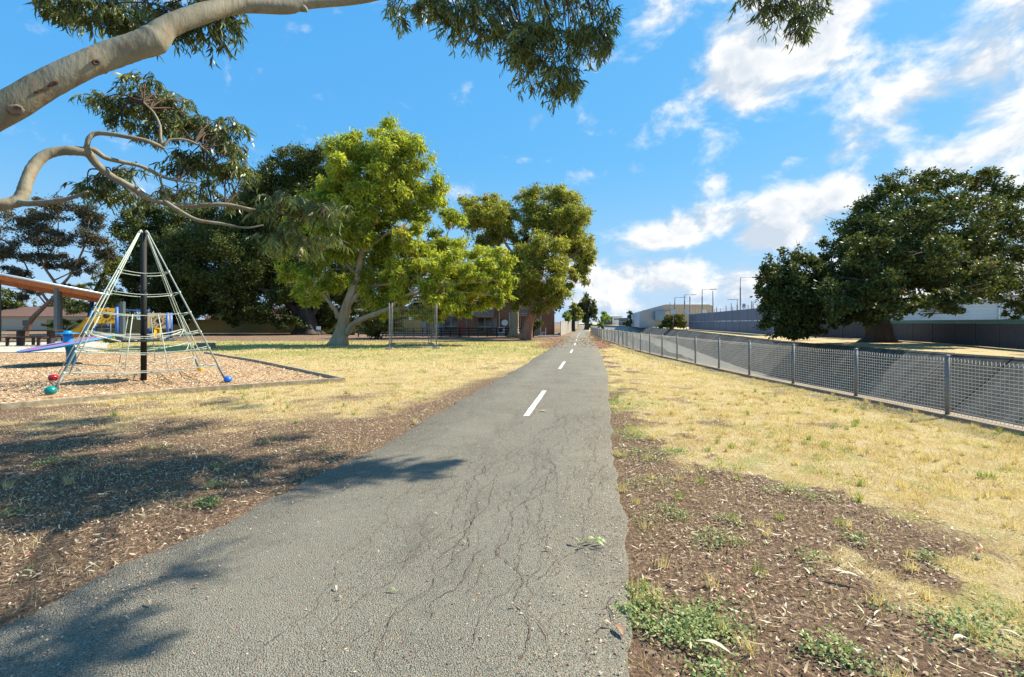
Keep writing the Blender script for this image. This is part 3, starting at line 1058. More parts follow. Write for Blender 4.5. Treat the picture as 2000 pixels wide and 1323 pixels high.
n = noise(t, N(t, 'ShaderNodeVectorMath', {0: p, 1: (1, .5, 0)}, operation='MULTIPLY').outputs[0], 2.2, 1, .4, 1.2)
c = MIX(t, RANGE(t, n, .50, .53), (.42, .10, .22), (.20, .28, .52))
b = N(t, 'ShaderNodeBsdfPrincipled', {'Base Color': c, 'Roughness': .5})
t.links.new(b.outputs[0], o.inputs[0])
MB().lathe(ctr, [(R * .935, .0225), (R * .5, .03), (0, .035)], 40, tilt).build('dish_top', m, spin)
hub = ctr + Vector((-.02, 0, .0))
MB().lathe(hub, [(.15, 0), (.15, .42), (.13, .47), (.0, .50)], 16).build('hub', m_blue, spin)
MB().lathe(hub + Vector((0, 0, .36)), [(.10, -.02), (.36, 0), (.38, .02), (.36, .04), (.1, .05)], 20).build('hand_wheel', m_blue, spin)

# ---------------------------------------------------------------- picnic shelter, slab and table
slab_pts = [G(-900, 689.2), G(0, 689.2), G(150, 688.5), G(205, 684), G(215, 668), G(-900, 664)]
mb = MB().add([(p_.x, p_.y, .03) for p_ in slab_pts] + [(p_.x, p_.y, -.05) for p_ in slab_pts[:5]], [tuple(range(6)), (6, 7, 1, 0), (7, 8, 2, 1), (8, 9, 3, 2), (9, 10, 4, 3)])
tag(mb.build('shelter_slab', m_slab), kind='structure')
m_roofmetal = simple('roof_sheet', (.45, .54, .62), .4, .4, .12, 2)
m_beam = simple('orange_stained_timber', (.46, .135, .035), .6, var=.3, scale=5)
m_dsteel = simple('grey_green_steel', (.10, .13, .14), .45, .2, .2, 4)
sh_a, sh_b = P(-330, 470, 36.5), P(214, 575.5, 43)
fwd = Vector((-.66, .75, 0)).normalized()
shel = thing('picnic_shelter', 'open picnic shelter with sloping metal roof and orange timber beams', 'shelter', (sh_b.x - 4, 41, 0))
wv = fwd * 6.0
dn = Vector((0, 0, -.14))
MB().add([sh_a, sh_b, sh_b + wv, sh_a + wv, sh_a + dn, sh_b + dn, sh_b + wv + dn, sh_a + wv + dn],
         [(0, 1, 2, 3), (7, 6, 5, 4), (0, 4, 5, 1), (1, 5, 6, 2), (2, 6, 7, 3), (3, 7, 4, 0)]).build('roof', m_roofmetal, shel)
dr = (sh_b - sh_a).normalized()
MB().tube([sh_a + Vector((0, -.06, -.05)), sh_b + Vector((0, -.06, -.05))], .09, 8).build('gutter', m_roofmetal, shel)
MB().beam(sh_a + fwd * .25 + Vector((0, 0, -.34)), sh_b - dr * .5 + fwd * .25 + Vector((0, 0, -.34)), .14, .36).build('front_beam', m_beam, shel)
MB().beam(sh_a + fwd * 5.6 + Vector((0, 0, -.45)), sh_b - dr * .5 + fwd * 5.6 + Vector((0, 0, -.45)), .14, .55).build('rear_beam', m_beam, shel)
for q in range(12):
    s = sh_a.lerp(sh_b, .10 + q * .08) + Vector((0, 0, -.24))
    MB().beam(s + fwd * .35, s + fwd * 5.5, .07, .19).build('rafter', m_beam, shel)
for px in (5, 98, 196):
    Y = 41.0
    s = (px - 1000) / F * Y
    q = (s - sh_a.x) / (sh_b.x - sh_a.x)
    p_ = sh_a.lerp(sh_b, q) + fwd * .25
    p_ = Vector((p_.x, p_.y, 0))
    zt = sh_a.lerp(sh_b, q).z - .4
    MB().box((p_.x, p_.y, zt / 2), (.30, .30, zt)).build('post', m_dsteel, shel)
    p2 = p_ + fwd * 5.3
    MB().box((p2.x, p2.y, zt / 2), (.30, .30, zt)).build('post', m_dsteel, shel)
m_dkwood = simple('dark_timber', (.055, .035, .028), .7, var=.35, scale=6)
for px, w_, lab in ((70, 95, 'dark timber picnic table under the shelter'),):
    tb = G(px, 676)
    kx = tb.y / F
    tab = thing('picnic_table', lab, 'table', tb)
    L = 2.6
    for q in range(4):
        MB().box((tb.x, tb.y + (q - 1.5) * .22, 1.12), (L * 1.3, .20, .08)).build('table_board', m_dkwood, tab)
    for sgn in (-1, 1):
        for q in (0, 1):
            MB().box((tb.x, tb.y + sgn * (.85 + q * .19), .66), (L * 1.3, .17, .07)).build('bench_board', m_dkwood, tab)
        mb = MB().box((tb.x + sgn * L * .42, tb.y, .56), (.30, .34, 1.06)).box((tb.x + sgn * L * .42, tb.y, .57), (.14, 2.0, .11))
        mb.box((tb.x + sgn * L * .42, tb.y - .92, .31), (.13, .15, .60)).box((tb.x + sgn * L * .42, tb.y + .92, .31), (.13, .15, .60))
        mb.build('table_leg', m_dkwood, tab)

# ---------------------------------------------------------------- play frames with sun panels, yellow slide
def plastic(name, c):
    m, t, o = new_mat(name)
    p = N(t, 'ShaderNodeTexCoord').outputs['Object']
    cc = MIX(t, RANGE(t, noise(t, p, 5, 4), .35, .7), c, tuple(k * .86 for k in c))
    b = N(t, 'ShaderNodeBsdfPrincipled', {'Base Color': cc, 'Roughness': .4})
    tl = N(t, 'ShaderNodeBsdfTranslucent', {'Color': cc})
    t.links.new(N(t, 'ShaderNodeMixShader', {0: .35, 1: b.outputs[0], 2: tl.outputs[0]}).outputs[0], o.inputs[0])
    return m


m_pblue = simple('royal_blue_paint', (.05, .16, .50), .4, var=.15)
m_yellow = plastic('yellow_plastic', (.85, .52, .03))
m_dark = simple('dark_print', (.035, .022, .015), .6)
m_cream = plastic('cream_plastic', (.78, .60, .34))


def sun_panel(par, c, w, mat):
    rz = Matrix.Rotation(math.radians(38), 3, 'Z')
    MB().box(c, (w * 1.22, .10, w), M=rz).build('panel', mat, par)
    f = c + rz @ Vector((0, -.056, 0))
    mb = MB().lathe(f, [(w * .17, 0), (w * .16, .015), (0, .018)], 20, rz @ Matrix.Rotation(math.radians(90), 3, 'X'))
    for q in range(12):
        a = 2 * math.pi * q / 12
        d = rz @ Vector((math.cos(a) * 1.15, 0, math.sin(a)))
        mb.tube([f + d * w * .25, f + d * w * (.36 + .06 * (q % 2))], w * .024, 5)
    mb.build('sun_print', m_dark, par)


def play_frame(px0, px1, ptop, panel_c, Y, lab, mat):
    base = Vector(((px0 + px1) / 2 - 1000, 0, 0)) / F * Y
    base.y = Y
    fr = thing('play_tower', lab, 'play tower', base)
    zt = EYE + (HZ - ptop) / F * Y
    for px in (px0, px0 + 7, px1 - 6, px1):
        x_ = (px - 1000) / F * Y
        MB().tube([(x_, Y + (.0 if px in (px0, px1) else .9), 0), (x_, Y + (.0 if px in (px0, px1) else .9), zt)], .13, 10).build('post', m_pblue, fr)
    sun_panel(fr, P(*panel_c, Y), 30 / F * Y, mat)
    mb = MB().box((base.x, Y + .5, EYE + (HZ - panel_c[1] - 22) / F * Y), ((px1 - px0) / F * Y, 1.1, .12))
    mb.build('deck', m_dark, fr)
    return fr


f1 = play_frame(186, 228, 600, (208, 617), 44, 'blue play tower with yellow sun panel and slide beside the shelter', m_yellow)
x0, x1 = P(186, 628, 44), P(124, 661, 44)
pts = catmull([P(190, 628, 44), P(176, 631, 43.9), P(163, 644, 43.8), P(146, 654, 43.7), P(122, 661, 43.6)], 6)
mb = MB()
n = len(pts)
pr = [(-.42, .42), (-.40, .0), (.40, .0), (.42, .55), (.47, .55), (.45, -.16), (-.45, -.16), (-.47, .42)]
vs = []
for p_ in pts:
    for (a, h) in pr:
        vs.append(p_ + Vector((0, a, h)))
fs = [(i_ * 8 + q, i_ * 8 + (q + 1) % 8, (i_ + 1) * 8 + (q + 1) % 8, (i_ + 1) * 8 + q) for i_ in range(n - 1) for q in range(8)]
mb.add(vs, fs, True)
mb.build('slide', m_yellow, f1)
mb = MB()
a, b_ = P(182, 600, 43.8), P(163, 658, 43.4)
mb.tube([a, b_], .10, 8)
mb.build('brace', m_blue, f1)
mb = MB()
for q in range(4):
    mb.tube([P(199, 634 + q * 8, 43.6), P(216, 634 + q * 8, 43.6)], .035, 6)
mb.tube([P(199, 630, 43.6), P(199, 664, 43.6)], .04, 6).tube([P(216, 630, 43.6), P(216, 664, 43.6)], .04, 6)
mb.build('ladder', m_galv, f1)
f2 = play_frame(291, 327, 611, (311, 627), 46, 'blue play tower with cream sun panel behind the climbing net', m_cream)
mb = MB()
for s in (-1, 1):
    mb.beam(P(308 + s * 5, 641, 45.9), P(307 + s * 6, 661, 44.6), .09, .3)
mb.beam(P(308, 642, 45.9), P(307, 662, 44.6), .50, .06)
mb.build('slide', m_yellow, f2)
bar = thing('overhead_ladder', 'blue overhead bar with hanging hoops between the two play towers', 'monkey bars', P(260, 666, 45))
bar.location.z = 0
ORIG[bar] = Vector(bar.location)
MB().tube([P(226, 605, 45), P(292, 608, 45)], .06, 8).build('top_bar', m_pblue, bar)
for q in range(6):
    p_ = P(234 + q * 9, 606 + q * .4, 45)
    MB().tube([p_, p_ + Vector((.12, 0, -.35)), p_ + Vector((-.02, 0, -.7)), p_ + Vector((-.14, 0, -.45))], .035, 6).build('hoop', m_galv, bar)

# ---------------------------------------------------------------- stump, tree guard, sign
m_stump = bark_mat('stump_wood', (.22, .14, .09), (.34, .25, .18), (.16, .09, .06), 4)
sp = G(400, 681)
st = thing('tree_stump', 'low sawn tree stump on the grass behind the mulch', 'tree stump', sp)
ring = [(.60 + .08 * math.sin(3 * a) + .04 * math.cos(5 * a)) for a in np.linspace(0, 2 * math.pi, 20, endpoint=False)]
vs, fs = [], []
for z, s in ((-.05, 1.12), (.15, 1.0), (.36, .97)):
    vs += [sp + Vector((ring[q] * s * math.cos(q * math.pi / 10), .7 * ring[q] * s * math.sin(q * math.pi / 10), z)) for q in range(20)]
fs = [(r_ * 20 + q, r_ * 20 + (q + 1) % 20, (r_ + 1) * 20 + (q + 1) % 20, (r_ + 1) * 20 + q) for r_ in (0, 1) for q in range(20)]
MB().add(vs, fs, True).build('bark', m_stump, st)
MB().add([v_ + Vector((0, 0, .004)) for v_ in vs[40:]], [tuple(range(20))]).build('sawn_top', m_slab, st)

guard = thing('wire_enclosure', 'square galvanised wire fence enclosure on the lawn under the gum tree', 'enclosure', G(805, 681))
gc = [G(760, 682), G(853, 681), G(842, 673), G(765, 673.5)]
for q in range(4):
    a, b_ = gc[q], gc[(q + 1) % 4]
    for s_ in (0, .06):
        p_ = a.lerp(b_, s_)
        MB().tube([(p_.x, p_.y, -.02), (p_.x, p_.y, 2.95)], .026, 8).build('post', m_galv, guard)
    mb = MB().tube([a + Vector((0, 0, .12)), b_ + Vector((0, 0, .12))], .035, 6)
    mb.build('rail', m_galv, guard)
    mb = MB()
    nw = 22
    for w_ in range(1, nw):
        p_ = a.lerp(b_, w_ / nw)
        mb.tube([p_ + Vector((0, 0, .12)), p_ + Vector((0, 0, 2.85))], .0022, 3, False)
    for w_ in range(1, 7):
        z = .12 + w_ * .4
        mb.tube([a + Vector((0, 0, z)), b_ + Vector((0, 0, z))], .0022, 3, False)
    mb.build('wire_mesh', m_wire, guard)
    MB().box((a.x, a.y, .05), (.5, .25, .10)).build('foot_block', m_slab, guard)

m_white = simple('white_paint', (.75, .75, .72), .5, var=.1)
sg = thing('small_sign', 'small white sign plate in front of the dark fig trunk', 'sign', G(622, 656))
Y = sg.location.y
MB().box(P(622, 641, Y), (.55, .03, .42)).build('plate', m_white, sg)
q = P(622, 641, Y)
MB().tube([(q.x, q.y + .04, -.02), (q.x, q.y + .04, q.z)], .03, 6).build('post', m_dsteel, sg)

# ---------------------------------------------------------------- brick apartment block
def brick_mat():
    m, t, o = new_mat('brown_brick')
    p = N(t, 'ShaderNodeNewGeometry').outputs['Position']
    s = N(t, 'ShaderNodeSeparateXYZ', {0: p})
    v = N(t, 'ShaderNodeCombineXYZ', {0: MA(t, 'ADD', s.outputs[0], s.outputs[1]), 1: s.outputs[2], 2: 0.0}).outputs[0]
    bk = N(t, 'ShaderNodeTexBrick', {'Vector': v, 'Color1': (.34, .145, .072, 1), 'Color2': (.24, .10, .052, 1), 'Mortar': (.30, .24, .19, 1), 'Scale': 1.0, 'Mortar Size': .010, 'Brick Width': .24, 'Row Height': .086})
    n = noise(t, p, .8, 5)
    c = MIX(t, RANGE(t, n, .35, .7, 0, .4), bk.outputs[0], (.16, .075, .05))
    b = N(t, 'ShaderNodeBsdfPrincipled', {'Base Color': c, 'Roughness': .9, 'Specular IOR Level': .2})
    t.links.new(bump(t, bk.outputs[1], .4, .01), b.inputs['Normal'])
    t.links.new(b.outputs[0], o.inputs[0])
    return m


m_brick = brick_mat()
m_glass, t, o = new_mat('window_glass')
b = N(t, 'ShaderNodeBsdfPrincipled', {'Base Color': (.02, .025, .03, 1), 'Roughness': .08, 'Specular IOR Level': .7})
t.links.new(b.outputs[0], o.inputs[0])
m_frame = simple('cream_frame', (.55, .50, .40), .5, var=.1)
m_tile = simple('brown_roof_tile', (.17, .095, .065), .8, var=.3, scale=3)
m_slat = simple('grey_slats', (.30, .28, .27), .6, var=.15)
BY = 63.0
bx = lambda px: (px - 1000) / F * BY
bz = lambda py_: EYE + (HZ - py_) / F * BY
apt = thing('apartment_block', 'two storey brown brick apartment block behind the gum trees', 'building', (bx(960), BY, 0))
X0, X1 = bx(832), bx(1083)


def wall_with_openings(par, x0, x1, z0, z1, y, holes, mat, thick=.25):
    xs = sorted({x0, x1} | {h[0] for h in holes} | {h[1] for h in holes})
    zs = sorted({z0, z1} | {h[2] for h in holes} | {h[3] for h in holes})
    mb = MB()
    for a, b_ in zip(xs[:-1], xs[1:]):
        for c_, d_ in zip(zs[:-1], zs[1:]):
            mx, mz = (a + b_) / 2, (c_ + d_) / 2
            if any(h[0] < mx < h[1] and h[2] < mz < h[3] for h in holes):
                continue
            mb.add([(a, y, c_), (b_, y, c_), (b_, y, d_), (a, y, d_)], [(0, 1, 2, 3)])
    for h in holes:
        a, b_, c_, d_ = h
        mb.add([(a, y, c_), (b_, y, c_), (b_, y, d_), (a, y, d_), (a, y + thick, c_), (b_, y + thick, c_), (b_, y + thick, d_), (a, y + thick, d_)],
               [(4, 5, 1, 0), (1, 5, 6, 2), (3, 2, 6, 7), (0, 3, 7, 4)])
    return mb.build('wall', mat, par)


wins = [(868, 893, 619, 646), (933, 961, 620, 647), (1013, 1020, 620, 650), (840, 848, 621, 645), (870, 892, 580, 612), (930, 962, 580, 612), (1012, 1042, 580, 612), (1030, 1043, 620, 646)]
doors = [(962.5, 971, 620, 654), (1046, 1055, 620, 654), (856, 866, 621, 654)]
holes = [(bx(a), bx(b_), max(bz(d_), .05), bz(c_)) for (a, b_, c_, d_) in wins + doors]
wall_with_openings(apt, X0, X1, -.05, 6.3, BY, holes, m_brick)
MB().add([(X0, BY, -.05), (X0, BY + 9, -.05), (X0, BY + 9, 6.3), (X0, BY, 6.3)], [(0, 1, 2, 3)]).add([(X1, BY, -.05), (X1, BY + 9, -.05), (X1, BY + 9, 6.3), (X1, BY, 6.3)], [(3, 2, 1, 0)]).build('side_wall', m_brick, apt)
for h in holes[:len(wins)]:
    a, b_, c_, d_ = h
    w = MB()
    for (p0, p1) in (((a, c_), (b_, c_)), ((a, d_), (b_, d_)), ((a, c_), (a, d_)), ((b_, c_), (b_, d_)), (((a + b_) / 2, c_), ((a + b_) / 2, d_)), ((a, c_ + (d_ - c_) * .3), (b_, c_ + (d_ - c_) * .3))):
        w.beam((p0[0], BY + .14, p0[1]), (p1[0], BY + .14, p1[1]), .08, .08)
    wo = w.build('window', m_frame, apt)
    MB().add([(a, BY + .18, c_), (b_, BY + .18, c_), (b_, BY + .18, d_), (a, BY + .18, d_)], [(0, 1, 2, 3)]).build('pane', m_glass, wo)
    MB().box(((a + b_) / 2, BY - .04, c_ - .04), (b_ - a + .2, .20, .09)).build('sill', m_frame, wo)
for h in holes[len(wins):]:
    a, b_, c_, d_ = h
    MB().box(((a + b_) / 2, BY + .15, (c_ + d_) / 2), (b_ - a, .06, d_ - c_)).build('door', m_slat, apt)
MB().box((bx(947), BY - .08, bz(618.3)), (bx(963) - bx(931), .16, .24)).build('roller_blind_box', m_frame, apt)
for (a, b_) in ((868, 894), (926, 965), (1010, 1044)):
    za, zb = bz(616), bz(598)
    bal = MB().box(((bx(a) + bx(b_)) / 2, BY - .55, za - .06), (bx(b_) - bx(a), 1.1, .14)).build('balcony', m_slat, apt)
    n = int((bx(b_) - bx(a)) / .16)
    mb = MB()
    for q in range(n + 1):
        mb.box((bx(a) + .04 + q * (bx(b_) - bx(a) - .08) / n, BY - 1.06, (za + zb) / 2), (.10, .03, zb - za))
    mb.beam((bx(a), BY - 1.06, zb + .03), (bx(b_), BY - 1.06, zb + .03), .08, .06)
    mb.build('balustrade', m_slat, bal)
for px in (842, 857, 911.5, 975.3, 995, 1012, 1043, 1056):
    MB().box((bx(px), BY - .07, 1.5 if px > 970 else 3.0), (.13, .12, 3.0 if px > 970 else 6.0)).build('downpipe', m_frame if px != 911.5 else m_slat, apt)
mb = MB()
e = .7
rb = 6.3
mb.add([(X0 - e, BY - e, rb), (X1 + e, BY - e, rb), (X1 + e, BY + 9 + e, rb), (X0 - e, BY + 9 + e, rb), (X0 + 3, BY + 4.5, rb + 2.0), (X1 - 3, BY + 4.5, rb + 2.0)],
       [(0, 1, 5, 4), (1, 2, 5), (2, 3, 4, 5), (3, 0, 4), (3, 2, 1, 0)])
mb.build('roof', m_tile, apt)


def aircon(px, py_, w, h, lab, stand):
    a = thing('air_conditioner', lab, 'air conditioner', (bx(px), BY - .4, 0))
    c = Vector((bx(px), BY - .42, bz(py_)))
    MB().box(c, (w, .42, h)).build('casing', m_white, a)
    MB().lathe(c + Vector((-w * .12, -.215, 0)), [(h * .40, 0), (h * .38, .015), (0, .012)], 16, Matrix.Rotation(math.radians(90), 3, 'X')).build('fan_grille', m_dark, a)
    if stand:
        MB().box((c.x, c.y + .02, (c.z - h / 2) / 2), (w * .9, .3, max(c.z - h / 2, .05))).build('stand', m_slab, a)
    else:
        MB().beam((c.x, c.y + .05, c.z - h / 2 - .03), (c.x, BY, c.z - h / 2 - .03), .6, .05).build('bracket', m_galv, a)


aircon(919.5, 611, .75, .58, 'white air conditioner box hung high on the brick wall', False)
aircon(979.5, 645, .9, .75, 'white air conditioner unit standing at the foot of the brick wall', True)
ds = thing('satellite_dish', 'pale satellite dish on a short mast by the brick wall', 'satellite dish', (bx(986), BY - .5, 0))
c = Vector((bx(986), BY - .55, bz(631)))
MB().tube([(c.x, c.y + .1, 0), (c.x, c.y + .1, c.z)], .04, 6).build('mast', m_galv, ds)
MB().lathe(c, [(0, -.06), (.25, -.03), (.42, .06), (.40, .07), (.22, .0), (0, -.03)], 18, Matrix.Rotation(math.radians(70), 3, 'X')).build('reflector', m_white, ds)

# low post and rail fence before the flats
rail = thing('post_and_rail_fence', 'low dark post and rail fence in front of the brick flats', 'fence', (bx(940), 57, 0))
RY = 57.0
rx = lambda px: (px - 1000) / F * RY
for k, px in enumerate(range(700, 1050, 18)):
    MB().box((rx(px), RY, .55), (.13, .13, 1.1)).build('post', m_dkwood, rail)
for z in (.35, .68, 1.0):
    MB().beam((rx(700), RY - .09, z), (rx(1042), RY - .09, z), .05, .13).build('rail', m_dkwood, rail)
m_red = simple('red_plastic', (.62, .025, .035), .4, var=.1)
ps = thing('toy_slide', 'small red plastic slide beside the post and rail fence', 'toy slide', (rx(903), 58.2, 0))
c0 = Vector((rx(902), 58.2, 0))
MB().add([c0 + Vector(p_) for p_ in ((-.35, -.25, 1.55), (.75, -.25, .8), (.75, .25, .8), (-.35, .25, 1.55), (-.35, -.25, 1.35), (.75, -.25, .6), (.75, .25, .6), (-.35, .25, 1.35))],
         [(0, 1, 2, 3), (7, 6, 5, 4), (0, 4, 5, 1), (1, 5, 6, 2), (2, 6, 7, 3), (3, 7, 4, 0)]).build('chute', m_red, ps)
mb = MB()
for dx, zt in ((-.5, 1.5), (-.2, 1.4), (.7, .75)):
    for dy in (-.22, .22):
        mb.beam(c0 + Vector((dx, dy, 0)), c0 + Vector((dx * .8, dy, zt)), .08, .08)
mb.build('frame', m_red, ps)
tag(MB().box((rx(1074), 58.5, .06), (2.6, .5, .16)).build('concrete_kerb', m_white), 'short pale concrete kerb at the end of the cream fence', 'kerb')
ch = thing('garden_chair', 'small white garden chair outside the right end of the flats', 'chair', (rx(1066), 60.5, 0))
c0 = Vector((rx(1066), 60.5, 0))
MB().box(c0 + Vector((0, 0, .45)), (.5, .5, .05)).build('seat', m_white, ch)
MB().box(c0 + Vector((.24, 0, .75)), (.05, .5, .55)).build('backrest', m_white, ch)
for dx in (-.22, .22):
    for dy in (-.22, .22):
        MB().beam(c0 + Vector((dx, dy, 0)), c0 + Vector((dx, dy, .45)), .05, .05).build('leg', m_white, ch)

# ---------------------------------------------------------------- fences left and right
def ribbed_fence(name, lab, pts, h, mat, post_mat, seg=2.4, rib=.20, cap=True, z0=0.0):
    th = thing(name, lab, 'fence', (pts[0][0], pts[0][1], z0))
    P2 = [Vector((p_[0], p_[1], z0)) for p_ in pts]
    for A, B in zip(P2[:-1], P2[1:]):
        n = max(1, round((B - A).length / seg))
        for q in range(n):
            a, b_ = A.lerp(B, q / n), A.lerp(B, (q + 1) / n)
            d = (b_ - a).normalized()
            nr = Vector((d.y, -d.x, 0))
            L = (b_ - a).length
            k = max(4, int(L / rib))
            vs = []
            for s in range(k * 2 + 1):
                p_ = a + d * (L * s / (k * 2)) + nr * (.025 if (s // 1) % 2 else -.025)
                vs += [p_, p_ + Vector((0, 0, h))]
            mb = MB().add(vs, [(2 * s, 2 * s + 2, 2 * s + 3, 2 * s + 1) for s in range(k * 2)])
            mb.build('panel', mat, th)
            MB().box(a + Vector((0, 0, h / 2 + .01)) + nr * .0, (.09, .09, h + .03)).build('post', post_mat, th)
        if cap:
            MB().beam(A + Vector((0, 0, h + .02)), B + Vector((0, 0, h + .02)), .09, .05).build('top_rail', post_mat, th)
    return th


m_cfence = simple('cream_steel_sheet', (.62, .55, .45), .5, var=.1, objvar=.12)
m_ofence = simple('olive_steel_sheet', (.34, .31, .12), .55, var=.15, objvar=.1)
m_char = simple('charcoal_sheet', (.070, .076, .095), .55, var=.2, objvar=.15)
m_navy = simple('slate_blue_sheet', (.075, .105, .185), .5, var=.2, objvar=.25)
m_green = simple('green_trim', (.05, .17, .13), .5)
ribbed_fence('cream_fence', 'cream steel sheet fence following the left edge of the far path', [(6.1, 60.6), (8.5, 74), (12.6, 100), (20.3, 150), (27.6, 200)], 1.82, m_cfence, m_cfence, 3.0)
ribbed_fence('olive_fence', 'olive yellow steel fence in shade behind the big fig', [(-75, 78), (-50, 77), (-29, 76), (-14, 75)], 2.1, m_ofence, m_ofence, 3.0)
ribbed_fence('paling_fence', 'pale weathered fence beside the fig trunk', [(-13.5, 72), (-6, 72)], 1.9, m_cfence, m_slat, 3.0)

# slate panelled fence across the channel, light posts
def panel_fence(name, lab, pts, h, post_h, mats, rails=True, seg=4.0):
    th = thing(name, lab, 'fence', (pts[0][0], pts[0][1], 0))
    for A, B in zip(pts[:-1], pts[1:]):
        A, B = Vector((*A, 0)), Vector((*B, 0))
        n = max(1, round((B - A).length / seg))
        for q in range(n):
            a, b_ = A.lerp(B, q / n), A.lerp(B, (q + 1) / n)
            d = (b_ - a).normalized()
            nr = Vector((d.y, -d.x, 0))
            if nr.y > 0: nr = -nr
            mb = MB().beam(a + d * .05 + Vector((0, 0, h * .25 + .02)), b_ - d * .05 + Vector((0, 0, h * .25 + .02)), .06, h * .5)
            mb.build('lower_panel', mats[0], th)
            MB().beam(a + d * .05 + Vector((0, 0, h * .76 + .04)), b_ - d * .05 + Vector((0, 0, h * .76 + .04)), .06, h * .48).build('upper_panel', mats[1], th)
            MB().tube([a + nr * .08, a + nr * .08 + Vector((0, 0, post_h))], .06, 6).build('post', m_galv, th)
        if rails:
            MB().tube([A + Vector((0, -.1, h * .51)), B + Vector((0, -.1, h * .51))], .04, 6).build('rail', m_galv, th)
            for q in range(3):
                MB().tube([A + Vector((0, -.1, h + .18 + q * .2)), B + Vector((0, -.1, h + .18 + q * .2))], .012, 4).build('barbed_wire', m_galv, th)
    return th


panel_fence('slate_panel_fence', 'slate grey panelled security fence with pale posts across the drain', [(45, 123), (39.6, 92), (35.2, 69.5), (34.0, 63)], 3.7, 4.4, (m_navy, m_navy), True, 4.2)
panel_fence('distant_panel_fence', 'dark blue panelled fence far along the drain', [(58, 262), (60, 236), (68, 228), (76, 226)], 4.0, 4.0, (m_navy, m_navy), False, 7)
tag(ribbed_fence('charcoal_wall', 'long charcoal ribbed wall with green top behind the right fig', [(34.0, 62.5), (35.5, 52), (36.5, 46), (34.8, 38), (31.5, 29.5), (28.5, 22)], 1.62, m_char, m_char, 3.0, .22, False), None)
wl = bpy.data.objects['charcoal_wall']
WP = [(34.0, 62.5), (35.5, 52), (36.5, 46), (34.8, 38), (31.5, 29.5), (28.5, 22)]
for A, B in zip(WP[:-1], WP[1:]):
    MB().beam(Vector((*A, 1.76)), Vector((*B, 1.76)), .10, .27).build('green_capping', m_green, wl)

# ---------------------------------------------------------------- large buildings across the channel
def corr_mat(name, c, axis=2, scale=9.0):
    m, t, o = new_mat(name)
    p = wpos(t)
    s = N(t, 'ShaderNodeSeparateXYZ', {0: p})
    w = MA(t, 'SINE', MA(t, 'MULTIPLY', s.outputs[axis], scale))
    n = noise(t, p, .3, 4)
    cc = MIX(t, RANGE(t, n, .3, .7), tuple(k * .85 for k in c), c)
    cc = MIX(t, RANGE(t, w, .6, 1.0, 0, .25), cc, tuple(k * .6 for k in c))
    b = N(t, 'ShaderNodeBsdfPrincipled', {'Base Color': cc, 'Roughness': .5, 'Metallic': .1})
    t.links.new(bump(t, w, .4, .05), b.inputs['Normal'])
    t.links.new(b.outputs[0], o.inputs[0])
    return m


m_wh = corr_mat('pale_blue_cladding', (.48, .58, .66), 2, 14)
m_shed = corr_mat('grey_shed_cladding', (.36, .37, .37), 0, 6)
m_tan = corr_mat('tan_cladding', (.45, .37, .28), 0, 6)
wh = thing('white_factory', 'pale blue clad factory with louvres behind the charcoal wall', 'factory', (70, 66, 0))
A, B = Vector((41, 74, 0)), Vector((95, 52, 0))
d = (B - A).normalized(); nr = Vector((d.y, -d.x, 0))
MB().add([A, B, B + Vector((0, 0, 5.6)), A + Vector((0, 0, 4.6)), A - nr * 25, B - nr * 25, B - nr * 25 + Vector((0, 0, 6.2)), A - nr * 25 + Vector((0, 0, 5.2))],
         [(0, 1, 2, 3), (1, 5, 6, 2), (4, 0, 3, 7)]).build('wall', m_wh, wh)
MB().add([A + nr * .6 + Vector((0, 0, 4.6)), B + nr * .6 + Vector((0, 0, 5.6)), B - nr * 25 + Vector((0, 0, 6.2)), A - nr * 25 + Vector((0, 0, 5.2)),
          A + nr * .6 + Vector((0, 0, 4.85)), B + nr * .6 + Vector((0, 0, 5.85)), B - nr * 25 + Vector((0, 0, 6.45)), A - nr * 25 + Vector((0, 0, 5.45))],
         [(3, 2, 1, 0), (4, 5, 6, 7), (0, 1, 5, 4), (3, 0, 4, 7)]).build('roof', m_slat, wh)
for s in (.12, .30, .48):
    a = A.lerp(B, s) + nr * .05
    lv = MB().box(a + d * 2 + Vector((0, 0, 3.45)), (.12, .12, 1.2)).build('louvre_vent', m_white, wh)
    for q in range(5):
        MB().beam(a + Vector((0, 0, 2.95 + q * .24)) + nr * .05, a + d * 4.5 + Vector((0, 0, 2.95 + q * .24)) + nr * .05, .06, .10).build('slat', m_dsteel, lv)
for s in (.08, .26, .44, .62):
    a = A.lerp(B, s) + nr * .1
    MB().tube([a, a + Vector((0, 0, 4.9))], .09, 8).build('downpipe', m_white, wh)

# arched warehouse
SY = 185.0
sx = lambda px: (px - 1000) / F * SY
sz = lambda py_: EYE + (HZ - py_) / F * SY
wa = thing('arched_warehouse', 'large grey warehouse with curved roof edge beyond the drain', 'warehouse', (sx(1320), SY, 0))
prof = [(1249, 640), (1249, 613), (1251.5, 609), (1256, 606.5), (1266, 604), (1280, 600), (1296, 595.8), (1302, 595), (1384, 595), (1390, 596.5), (1393, 600), (1393, 640)]
poly = [Vector((sx(a), SY, sz(b_))) for a, b_ in prof]
